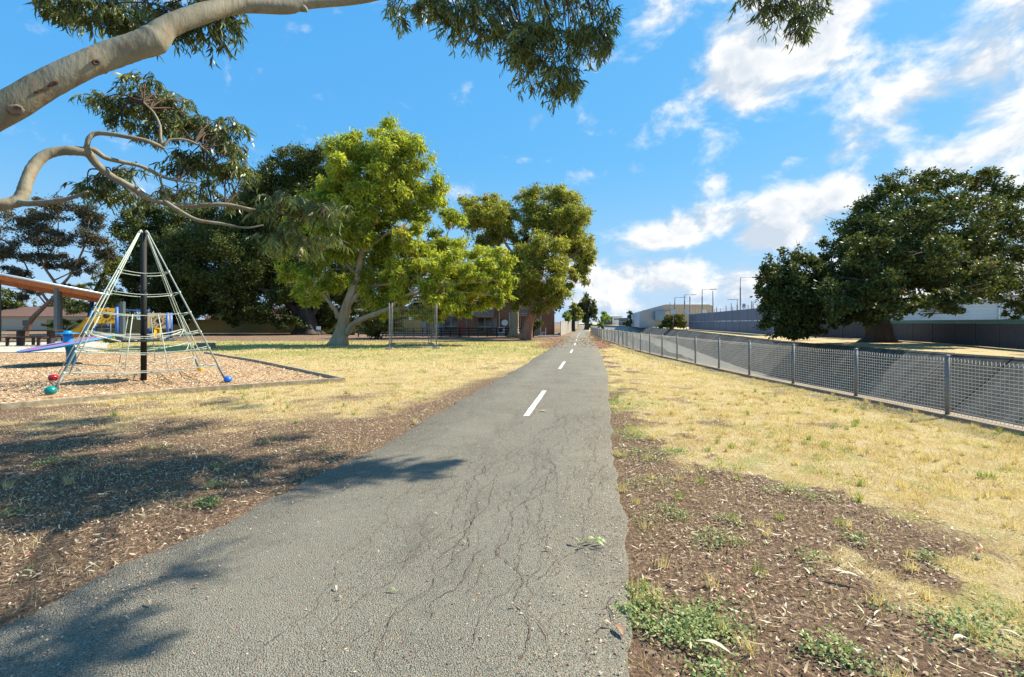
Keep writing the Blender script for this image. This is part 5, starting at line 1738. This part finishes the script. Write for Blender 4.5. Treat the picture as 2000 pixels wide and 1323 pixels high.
tree('street_tree', 'shady tree behind the brick flats roof', G(880, 650), 80, [(880, 651), (880, 600), (880, 560)], [.5, .4, .2], [], [(870, 560, 40, 40, 0), (915, 575, 40, 34, 0), (845, 600, 34, 30, 0), (960, 570, 40, 30, 2), (1080, 575, 30, 30, 2), (820, 610, 30, 26, 0)], dict(lai=2.6, ln=.5, wd=.28, droop=.3, lobes=8, sub=24), (m_figbark, m_fleaf))

for k, (px, top, w, Y, lab) in enumerate(((20, 565, 50, 100, 'dark background tree behind the far left house'), (130, 575, 48, 104, 'second dark background tree from the left, behind the shelter'), (235, 560, 44, 92, 'dark background tree left of the climbing net pole'),
                                        (340, 560, 52, 88, 'dark background tree right of the climbing net pole'), (450, 572, 56, 92, 'shaded background tree beyond the olive fence'), (650, 560, 50, 90, 'shaded background tree behind the lawn gum trunk'), (760, 570, 54, 86, 'shaded background tree left of the brick flats'))):
    h = 640 - top
    tree('background_tree', lab, G(px, HZ + 1605 / Y), Y, [(px, HZ + 1605 / Y), (px + 3, 620), (px, top + h * .45)], [.5, .4, .2], [],
         [(px, top + h * .3, w * .7, h * .32, 0), (px - w * .5, top + h * .5, w * .55, h * .3, 0), (px + w * .5, top + h * .5, w * .55, h * .3, 1), (px, top + h * .68, w * .9, h * .3, 0, -.05), (px + w * .4, top + h * .8, w * .5, h * .2, 0, -.05), (px - w * .4, top + h * .8, w * .5, h * .2, 0, -.05)],
         dict(lai=1.6, ln=.6, wd=.36, droop=.3, lobes=8, sub=22, upn=.3), (m_figbark, m_fleaf), False)

# ---------------------------------------------------------------- overhanging gum in the foreground (trunk stands left of the frame)
m_fbark = bark_mat('smooth_gum_bark', (.20, .172, .11), (.32, .29, .205), (.24, .16, .09), 2.6, .28, .55)
m_scar = simple('bark_scar', (.13, .075, .05), .9, var=.5, scale=14, bmp=.5)
m_nleaf = leaf_mat('near_gum_leaves', [(0, (.058, .078, .028)), (.45, (.13, .165, .05)), (.75, (.25, .29, .08)), (.95, (.38, .40, .10)), (1, (.34, .19, .07))], .32, .38, .5)
big = thing('overhanging_gum', 'smooth barked gum whose long limbs and leaves hang in from above', 'tree', (-7.6, 4.2, 0))
mb = MB()
mb.tube(catmull([(-7.6, 4.2, -.1), (-7.55, 4.2, .6), (-7.4, 4.2, 1.6), (-7.3, 4.2, 2.6), (-7.0, 4.3, 4.2), (-6.3, 4.6, 6.2), (-5.4, 5.2, 8.4)], 6), list(np.interp(np.linspace(0, 6, 37), [0, 1, 2, 3, 4, 5, 6], [.58, .46, .42, .38, .30, .22, .12])), 18)
mb.build('trunk', m_fbark, big)


def limb_px(pts, w, name='limb', seg=14, n=7, wob=.0, start=None):
    """pts (px,py,Y), w widths in px at each point"""
    q = [P(a, b_, c_) for a, b_, c_ in pts]
    rad = [w_ * .5 * c_ / F for w_, (a, b_, c_) in zip(w, pts)]
    if start is not None:
        q = [Vector(start[:3])] + q
        rad = [start[3]] + rad
    c = catmull(q, n)
    t_ = np.linspace(0, len(q) - 1, len(c))
    r = np.interp(t_, range(len(q)), rad)
    if wob:
        r = r * (1 + wob * np.array([random.gauss(0, 1) for _ in r]))
    mb = MB()
    mb.tube(c, list(r), seg)
    mb.build(name, m_fbark, big)
    limb_px.r = [float(q) for q in r]
    return c


BR = []
main = limb_px([(-190, 300, 4.25), (0, 217, 4.5), (85, 168, 4.65), (160, 130, 4.8), (215, 108, 4.95), (262, 92, 5.05), (300, 78, 5.15), (330, 52, 5.25), (400, 25, 5.5), (470, 11, 5.8), (560, 14, 6.1), (600, 5, 6.25), (720, -6, 6.7), (830, -40, 7.0), (960, -95, 7.3), (1120, -120, 7.5), (1300, -130, 7.7), (1480, -110, 7.9), (1580, -60, 8.0)],
               [62, 56, 51, 47, 49, 47, 51, 38, 35, 28, 25, 23, 19, 17, 16, 14, 12, 9, 6], 'limb', 18, 8, .012, (-7.0, 4.2, 2.9, .24))
BR += main[60:]
# scars, knots and small collars on the limb
MR = list(limb_px.r)


def snap(p_):
    """point on the limb's bark seen along the line to p_"""
    i_ = min(range(len(main)), key=lambda q: (main[q] - p_).length)
    a, b_ = main[max(i_ - 1, 0)], main[min(i_ + 1, len(main) - 1)]
    d = (b_ - a).normalized()
    eye = Vector((0, 0, EYE))
    ray = (p_ - eye).normalized()
    w0 = eye - main[i_]
    A_ = ray - d * ray.dot(d)
    B_ = w0 - d * w0.dot(d)
    aa, bb, cc = A_.dot(A_), 2 * A_.dot(B_), B_.dot(B_) - (MR[i_] * 1.03 + .003) ** 2
    disc = max(bb * bb - 4 * aa * cc, 0)
    return eye + ray * ((-bb - math.sqrt(disc)) / (2 * aa))


def bark_patch(name, outline, Y, mat, depth=.0):
    c0 = [sum(q[0] for q in outline) / len(outline), sum(q[1] for q in outline) / len(outline)]
    vs, fs = [], []
    n = len(outline)
    for s_, dz in ((1.0, -.004), (.8, .004 + depth), (.45, .004 + depth * .3), (.12, .002 - depth)):
        for (a, b_) in outline:
            p_ = snap(P(c0[0] + (a - c0[0]) * s_, c0[1] + (b_ - c0[1]) * s_, Y))
            vs.append(p_ - (p_ - Vector((0, 0, EYE))).normalized() * dz)
    fs = [(r_ * n + q, r_ * n + (q + 1) % n, (r_ + 1) * n + (q + 1) % n, (r_ + 1) * n + q) for r_ in range(3) for q in range(n)]
    fs.append(tuple(3 * n + q for q in range(n)))
    MB().add(vs, fs, True).build(name, mat, big)


ell = lambda cx, cy, rx_, ry_, rot=0: [(cx + rx_ * math.cos(a) * math.cos(rot) - ry_ * math.sin(a) * math.sin(rot) + random.gauss(0, rx_ * .06), cy + rx_ * math.cos(a) * math.sin(rot) + ry_ * math.sin(a) * math.cos(rot) + random.gauss(0, ry_ * .06)) for a in np.linspace(0, 2 * math.pi, 18, endpoint=False)]
m_knot = bark_mat('knot_bark', (.16, .11, .075), (.25, .19, .13), (.09, .055, .04), 6, .5, .55)
bark_patch('branch_knot', ell(30, 215, 19, 11, .25), 4.4, m_knot, .012)
bark_patch('branch_knot', ell(188, 122, 9, 6, .1), 4.75, m_scar, .008)
bark_patch('peeled_bark', ell(104, 164, 12, 5, -.35), 4.55, m_scar)
bark_patch('peeled_bark', ell(80, 176, 17, 2.6, -.42), 4.5, m_scar)
for pts, w in (([(288, 80, 5.13), (298, 90, 5.12), (308, 97, 5.12)], [34, 27, 14]), ([(196, 122, 4.92), (203, 137, 4.92), (206, 143, 4.92)], [30, 17, 6]), ([(585, 12, 6.2), (596, 19, 6.2), (599, 24, 6.2)], [20, 11, 3])):
    limb_px(pts, w, 'branch_stub', 12, 5)

low = limb_px([(-40, 404, 5.9), (0, 400, 6.0), (32, 394, 6.1), (44, 380, 6.15), (52, 355, 6.2), (64, 328, 6.3), (84, 306, 6.4), (112, 296, 6.5), (148, 295, 6.6), (172, 300, 6.7), (190, 322, 6.8), (218, 345, 6.9), (255, 365, 7.0), (290, 386, 7.15), (335, 400, 7.3), (380, 402, 7.5), (440, 400, 7.7), (500, 412, 7.9), (560, 420, 8.1), (620, 425, 8.2)],
              [23, 23, 23, 22, 20, 20, 19, 18, 18, 17, 14, 13, 12, 11, 10, 9, 8, 7, 6, 4], 'limb', 14, 7, .02, (-7.25, 4.25, 2.6, .2))
l2 = limb_px([(165, 298, 6.68), (170, 284, 6.65), (174, 270, 6.65), (188, 261, 6.7), (215, 262, 6.75), (250, 268, 6.8), (285, 275, 6.9), (308, 284, 7.0), (321, 291, 7.05)], [10, 9, 9, 9, 9, 8, 8, 8, 6], 'limb', 10, 6)
l3 = limb_px([(318, 290, 7.05), (322, 282, 7.05), (335, 273, 7.1), (365, 274, 7.2), (390, 285, 7.3), (410, 300, 7.3)], [7, 6, 5, 4, 4, 3], 'limb', 8, 5)
l4 = limb_px([(318, 291, 7.05), (314, 270, 7.05), (312, 245, 7.1), (300, 220, 7.1), (280, 200, 7.1)], [6, 5, 5, 4, 3], 'limb', 8, 5)
l5 = limb_px([(168, 293, 6.7), (185, 294, 6.75), (205, 308, 6.85), (235, 316, 6.95), (275, 325, 7.1), (310, 342, 7.2), (340, 352, 7.3), (385, 358, 7.4)], [12, 10, 9, 8, 7, 7, 5, 3], 'limb', 10, 6)
l6 = limb_px([(312, 340, 7.2), (315, 358, 7.2), (325, 380, 7.25), (330, 395, 7.3)], [5, 4, 4, 3], 'limb', 8, 5)
l7 = limb_px([(320, 393, 7.25), (350, 412, 7.2), (385, 430, 7.2), (430, 437, 7.3), (480, 445, 7.4), (515, 440, 7.5)], [9, 8, 7, 6, 4, 3], 'limb', 10, 6)
l8 = limb_px([(38, 396, 6.1), (60, 398, 6.05), (95, 395, 6.0), (135, 388, 6.0), (172, 374, 6.0)], [14, 11, 10, 8, 3], 'dead_branch', 10, 5)
BL = low[70:] + l2[20:] + l3 + l4 + l5[15:] + l7
# higher boughs that lie above the frame and shade the ground
up1 = limb_px([(700, -350, 6.4), (950, -420, 7.5), (1150, -330, 8.6), (1250, -240, 9.6)], [30, 24, 18, 8], 'limb', 12, 7, .02, (-6.6, 4.45, 5.4, .2))
up2 = limb_px([(300, -300, 5.4), (420, -520, 5.6), (700, -800, 5.6)], [30, 20, 10], 'limb', 12, 7, .02, (-6.3, 4.6, 6.2, .17))

LV, LF, LT, lb = [], [], [], 0
TW = MB()


def sickle(c, d, ln, wd, tint):
    """curved hanging gum leaves, 6 vertices each"""
    global lb
    n = len(c)
    r = unit(n)
    w = np.cross(d, r)
    w /= np.linalg.norm(w, axis=1)[:, None] + 1e-9
    cur = np.cross(w, d)
    side = w * rng.normal(0, .16, (n, 1)) + cur * rng.normal(0, .10, (n, 1))
    L, W = ln[:, None], wd[:, None]
    p1 = c + d * L * .30 + side * L * .7
    p2 = c + d * L * .65 + side * L * .9
    v = np.stack([c, p1 + w * W / 2, p1 - w * W / 2, p2 + w * W * .40, p2 - w * W * .40, c + d * L + side * L * .2], 1)
    b = lb + np.arange(n)[:, None] * 6
    LV.append(v.reshape(-1, 3))
    LF.append(np.concatenate([b + np.array([[0, 2, 1]]), b + np.array([[1, 2, 4]]), b + np.array([[1, 4, 3]]), b + np.array([[3, 4, 5]])], 0))
    LT.append(np.repeat(tint, 6))
    lb += n * 6


def spray(px, py_, Y, rx_, ry_, ntw, src, per=13, ln=.15, tb=0.0, ry3=None):
    """hanging leafy twigs filling an ellipse; each twig is tied back to the nearest bough point"""
    k = Y / F
    ntw = max(6, int(ntw * .62))
    c = P(px, py_, Y)
    s = min(src, key=lambda q: (q - c).length)
    hubs = []
    for q in range(max(2, ntw // 9)):
        h = c + Vector((random.gauss(0, .5) * rx_ * k, random.gauss(0, .45) * (rx_ + ry_) * .5 * k, random.gauss(0, .45) * ry_ * k))
        hubs.append(h)
        m_ = s.lerp(h, .5) + Vector((random.gauss(0, .06), random.gauss(0, .06), random.uniform(0, .14)))
        TW.tube(catmull([s, m_, h], 5), [.014 - .009 * i / 10 for i in range(11)], 5, False)
    for q in range(ntw):
        h = random.choice(hubs)
        a = random.uniform(0, 2 * math.pi)
        out_ = Vector((math.cos(a), math.sin(a), random.uniform(-.2, .55))).normalized()
        L = random.uniform(.18, .46)
        e1 = h + out_ * L * .6
        e2 = h + out_ * L + Vector((0, 0, -L * random.uniform(.25, .7)))
        # keep inside the bough's extent
        dx, dz = (e2.x - c.x) / (rx_ * k), (e2.z - c.z) / (ry_ * k)
        rr = math.sqrt(dx * dx + dz * dz)
        if rr > 1.0:
            sh = Vector(((c.x - e2.x), 0, (c.z - e2.z))) * (1 - 1 / rr) * .9
            e1 += sh * .6
            e2 += sh
        cc = catmull([h, e1, e2], 4)
        TW.tube(cc, .0035, 3, False)
        n = max(4, int(per * random.uniform(.6, 1.3)))
        tt = rng.uniform(.2, 1.0, n) * (len(cc) - 1)
        i0 = np.minimum(tt.astype(int), len(cc) - 2)
        arr = np.array([list(p_) for p_ in cc])
        pos = arr[i0] + (arr[i0 + 1] - arr[i0]) * (tt - i0)[:, None]
        d = unit(n) * .62 + np.array([0, 0, -.85]) + np.array(list(out_)) * .25
        d /= np.linalg.norm(d, axis=1)[:, None]
        t_ = np.clip(.42 + tb + random.gauss(0, .16) + rng.normal(0, .10, n), 0, 1)
        sickle(pos, d, ln * rng.uniform(.6, 1.3, n), .0215 * rng.uniform(.7, 1.25, n) * ln / .14, t_)


random.seed(5)
# upper left, behind the limb
for a in ((120, 5, 5.9, 45, 26, 60), (190, 20, 5.9, 50, 34, 80), (250, 25, 6.0, 40, 38, 70), (330, 35, 6.1, 50, 40, 80), (390, 45, 6.1, 45, 35, 70), (430, 20, 6.2, 40, 30, 50), (90, -25, 5.9, 40, 30, 40), (300, -30, 6.0, 120, 40, 110)):
    spray(*a, main + up2)
# middle top
for a in ((800, 10, 7.2, 45, 32, 60), (865, 25, 7.3, 50, 42, 90), (920, 60, 7.4, 46, 48, 100), (985, 80, 7.5, 52, 58, 130), (1045, 100, 7.5, 50, 62, 140), (1095, 145, 7.6, 38, 58, 110), (1080, 60, 7.5, 60, 55, 130), (1145, 60, 7.7, 50, 62, 110),
          (1175, 40, 7.7, 26, 40, 45), (1000, 10, 7.4, 90, 40, 120), (1130, 0, 7.6, 60, 40, 90), (1120, 120, 7.6, 26, 40, 50), (880, -50, 7.2, 120, 40, 80), (1090, -60, 7.5, 120, 45, 100)):
    spray(*a, main + up1, tb=.12)
# top right tuft
for a in ((1470, 5, 7.9, 26, 16, 22), (1530, 18, 8.0, 46, 30, 75), (1562, 42, 8.0, 30, 34, 60), (1590, 10, 8.0, 22, 30, 35), (1540, -50, 8.0, 90, 45, 110)):
    spray(*a, main[-12:], tb=-.05)
# foliage on the low limb, above and behind the bare twisting wood
for a in ((215, 198, 7.5, 34, 24, 34), (262, 200, 7.6, 44, 36, 62), (310, 205, 7.6, 46, 36, 70), (350, 240, 7.7, 46, 40, 72), (400, 250, 7.7, 40, 36, 66), (440, 275, 7.8, 36, 46, 66), (300, 250, 7.7, 40, 26, 34), (240, 240, 7.6, 26, 18, 16),
          (425, 310, 7.8, 44, 30, 50), (370, 315, 7.9, 56, 30, 56), (440, 350, 7.9, 40, 34, 46), (260, 335, 7.9, 44, 24, 26), (190, 350, 7.5, 34, 28, 34), (175, 375, 7.5, 26, 22, 22), (240, 380, 8.0, 50, 26, 36), (330, 372, 8.1, 50, 24, 30), (410, 378, 8.1, 50, 26, 34)):
    spray(*a[:5], int(a[5] * 1.45), BL, tb=.04)
# tip of the low limb, hanging before the lawn gum
for a in ((525, 395, 7.9, 30, 34, 26), (560, 395, 8.0, 40, 42, 40), (605, 400, 8.1, 42, 46, 46), (650, 420, 8.2, 36, 48, 44), (580, 450, 8.1, 46, 44, 46), (640, 485, 8.2, 36, 42, 34), (545, 470, 8.0, 32, 36, 20)):
    spray(*a, low[-30:], ln=.19, tb=.20)
# boughs above the frame (their shade falls on the verge and the path)
def shade_clump(sx_, sy_, h, r, ntw, tb=0.0):
    """leafy bough h metres up, standing where the sun throws its shade at ground point (sx_, sy_)"""
    while True:      # high enough to hang clear of the open sky in view
        q = Vector((sx_, sy_, 0)) + SUN * (h / SUN.z)
        k = q.y / F
        if HZ - (q.z - EYE) / k + (r * .7 + .55) / k < -4 or h > 14:
            break
        h += .3
    ntw = int(ntw * 1.7)
    spray(1000 + q.x / k, HZ - (q.z - EYE) / k, q.y, r / k, r * .7 / k, ntw, main + up1 + up2)


for (px, py_, h, r, n) in ((60, 835, 8.6, .9, 90), (190, 825, 8.8, .9, 90), (330, 835, 9.0, .8, 70), (450, 790, 9.6, .7, 50), (60, 890, 8.2, .9, 80), (560, 890, 8.0, .6, 60), (660, 930, 8.0, .5, 70), (150, 970, 7.0, .6, 80), (280, 960, 7.2, .6, 80), (400, 920, 7.2, .6, 80), (40, 1010, 6.6, .5, 60), (480, 900, 7.6, .5, 50), (260, 890, 8.0, .6, 70), (200, 925, 7.6, .7, 60), (330, 900, 8.2, .6, 60), (90, 950, 7.4, .6, 60), (500, 860, 8.4, .5, 40), (120, 870, 8.6, .7, 60), (560, 930, 7.4, .35, 30), 
                              (395, 1098, 6.8, .16, 14), (40, 1235, 6.4, .26, 26), (110, 1285, 6.4, .24, 26), (225, 1275, 6.4, .15, 14), (20, 1320, 6.3, .28, 26)):
    g = G(px, py_)
    shade_clump(g.x, g.y, h, r, n)
TW.build('twigs', m_scar, big)
np_obj('leaves', np.concatenate(LV), np.concatenate(LF), m_nleaf, big, {'tint': np.concatenate(LT)})
print('near leaves', lb // 6)

# ---------------------------------------------------------------- single fallen leaves and a green sprig on the asphalt
def big_leaf(px, py_, L, W, ang, mat, lab, grp=None, z=.024):
    L, W = L * .72, W * .85
    g = G(px, py_)
    o_ = thing('fallen_leaf', lab, 'leaf', (g.x, g.y, z), grp)
    n = 7
    c, s = math.cos(ang), math.sin(ang)
    vs = []
    for q in range(n):
        t_ = q / (n - 1)
        w = W * math.sin(math.pi * min(max(t_, .02), .98)) ** .8 / 2
        xx = (t_ - .5) * L
        bend = .12 * L * math.sin(math.pi * t_)
        zz = .012 * math.sin(math.pi * t_) + .004 * math.sin(5 * t_)
        for sd in (-1, 0, 1):
            lx, ly = xx, bend + sd * w
            vs.append((g.x + lx * c - ly * s, g.y + lx * s + ly * c, z + zz + (.004 if sd else 0)))
    fs = [(q * 3 + a, q * 3 + a + 1, q * 3 + a + 4, q * 3 + a + 3) for q in range(n - 1) for a in (0, 1)]
    MB().add(vs, fs, True).build('blade', mat, o_)
    return o_


m_l1 = simple('tan_leaf', (.50, .36, .21), .6, var=.2, scale=40)
m_l2 = simple('green_leaf', (.30, .36, .12), .5, var=.2, scale=40)
m_l3 = simple('red_leaf', (.38, .10, .06), .5, var=.3, scale=40)
m_l4 = simple('pale_leaf', (.56, .48, .33), .6, var=.2, scale=40)
m_l5 = simple('brown_leaf', (.30, .17, .10), .6, var=.3, scale=40)
for a in ((290, 1187, .085, .022, -.6, m_l1, 'tan curled leaf in the middle of the near left asphalt'), (655, 1158, .075, .018, -.9, m_l4, 'pale narrow leaf on the asphalt left of the green one'), (765, 1163, .11, .016, -.25, m_l2, 'long green yellow leaf lying on the asphalt'),
          (850, 1011, .085, .014, -.1, m_l4, 'pale leaf lying crosswise in the path centre'), (905, 1068, .075, .013, -.15, m_l1, 'tan sliver leaf beside a crack in the path centre'), (1070, 1080, .11, .014, -.2, m_l4, 'pale slender leaf near the green sprig'), (1002, 1192, .045, .016, .3, m_l1, 'small tan leaf between two cracks'),
          (385, 1153, .05, .024, .8, m_l5, 'crumpled brown leaf near the left edge of the asphalt'), (243, 1219, .085, .013, .0, m_l4, 'pale straight leaf in the shade at lower left'), (663, 1178, .05, .012, .1, m_l1, 'short tan leaf below the pale narrow one'), (323, 1129, .04, .026, .6, m_l3, 'pinkish round leaf by the asphalt edge'),
          (1060, 806, .22, .07, .0, m_l1, 'orange patch of leaf beside the first white dash'), (1208, 1240, .14, .045, -1.2, m_l5, 'large brown leaf at the right edge of the asphalt'), (1185, 1228, .08, .02, -.2, m_l1, 'tan leaf beside the large brown one at the right edge'),
          (50, 1127, .16, .022, .15, m_l2, 'long green leaf on the earth at lower left'), (50, 1095, .16, .02, .25, m_l3, 'reddish curled leaf on the earth at lower left'), (1450, 1165, .09, .03, -.4, m_l3, 'dark red leaf curled on the earth right of the path'), (1420, 1125, .09, .03, -.8, m_l3, 'small red leaf on the earth nearer the path edge'),
          (1918, 1083, .12, .05, .3, m_l3, 'bright red leaf lying on the dry grass at right'), (1660, 1133, .2, .028, -.3, m_l4, 'pale curved leaf pair on the earth at centre right'), (1640, 1128, .22, .025, -.5, m_l4, 'longest pale leaf lying on the earth at centre right'), (1395, 1275, .25, .035, -.6, m_l4, 'broad pale leaf below the green weeds at right'),
          (1880, 1260, .15, .03, .1, m_l4, 'pale leaf on the earth near the right corner'), (1975, 1250, .15, .02, -.7, m_l4, 'slim pale leaf at the right border'), (676, 960, .07, .03, 1.4, m_l5, 'brown leaf standing in the shade patch on the asphalt'), (1676, 1283, .06, .04, 1.2, m_l4, 'round pale leaf on the earth at lower right')):
    big_leaf(*a)
g = G(1147, 1070)
spg = thing('leaf_sprig', 'fresh green sprig of gum leaves dropped on the asphalt', 'sprig', (g.x, g.y, .02))
MB().tube([(g.x - .08, g.y - .01, .03), (g.x, g.y, .04), (g.x + .09, g.y + .01, .03)], .0025, 5).build('stem', m_l5, spg)
for (dx, dy, L, a) in ((-.05, .01, .09, 2.6), (-.01, .012, .10, .5), (.03, .0, .10, -.5), (.05, .012, .09, .3), (.0, -.01, .09, -2.6), (.07, 0, .08, -.1)):
    n = 6
    vs = []
    for q in range(n):
        t_ = q / (n - 1)
        w = .012 * math.sin(math.pi * min(max(t_, .03), .97))
        p_ = Vector((g.x + dx + math.cos(a) * L * t_, g.y + dy + math.sin(a) * L * t_, .034 + .03 * math.sin(math.pi * t_)))
        nn = Vector((-math.sin(a), math.cos(a), .4)) * w
        vs += [p_ - nn, p_ + nn]
    MB().add(vs, [(2 * q, 2 * q + 1, 2 * q + 3, 2 * q + 2) for q in range(n - 1)], True).build('leaf', m_l2, spg)
# things of one kind share a group
GROUPS = {'fallen_leaf': 'single leaves lying on the ground', 'lamp_post': 'lamp posts beyond the drain', 'steel_pole': 'bare poles beyond the drain', 'yard_sign': 'sign boards beyond the drain', 'background_tree': 'trees far behind the park',
          'gum_tree': 'gum trees on the lawn', 'fig_tree': 'dark fig trees', 'far_shed': 'sheds on the horizon', 'house': 'houses behind the park', 'air_conditioner': 'air conditioners of the flats', 'play_tower': 'play towers',
          'bank_bush': 'bushes on the far bank', 'garden_bush': 'garden bushes', 'far_tree': 'trees where the path ends'}
for o_ in list(bpy.data.objects):
    st_ = o_.name.split('.')[0]
    if o_.parent is None and st_ in GROUPS:
        o_['group'] = GROUPS[st_]
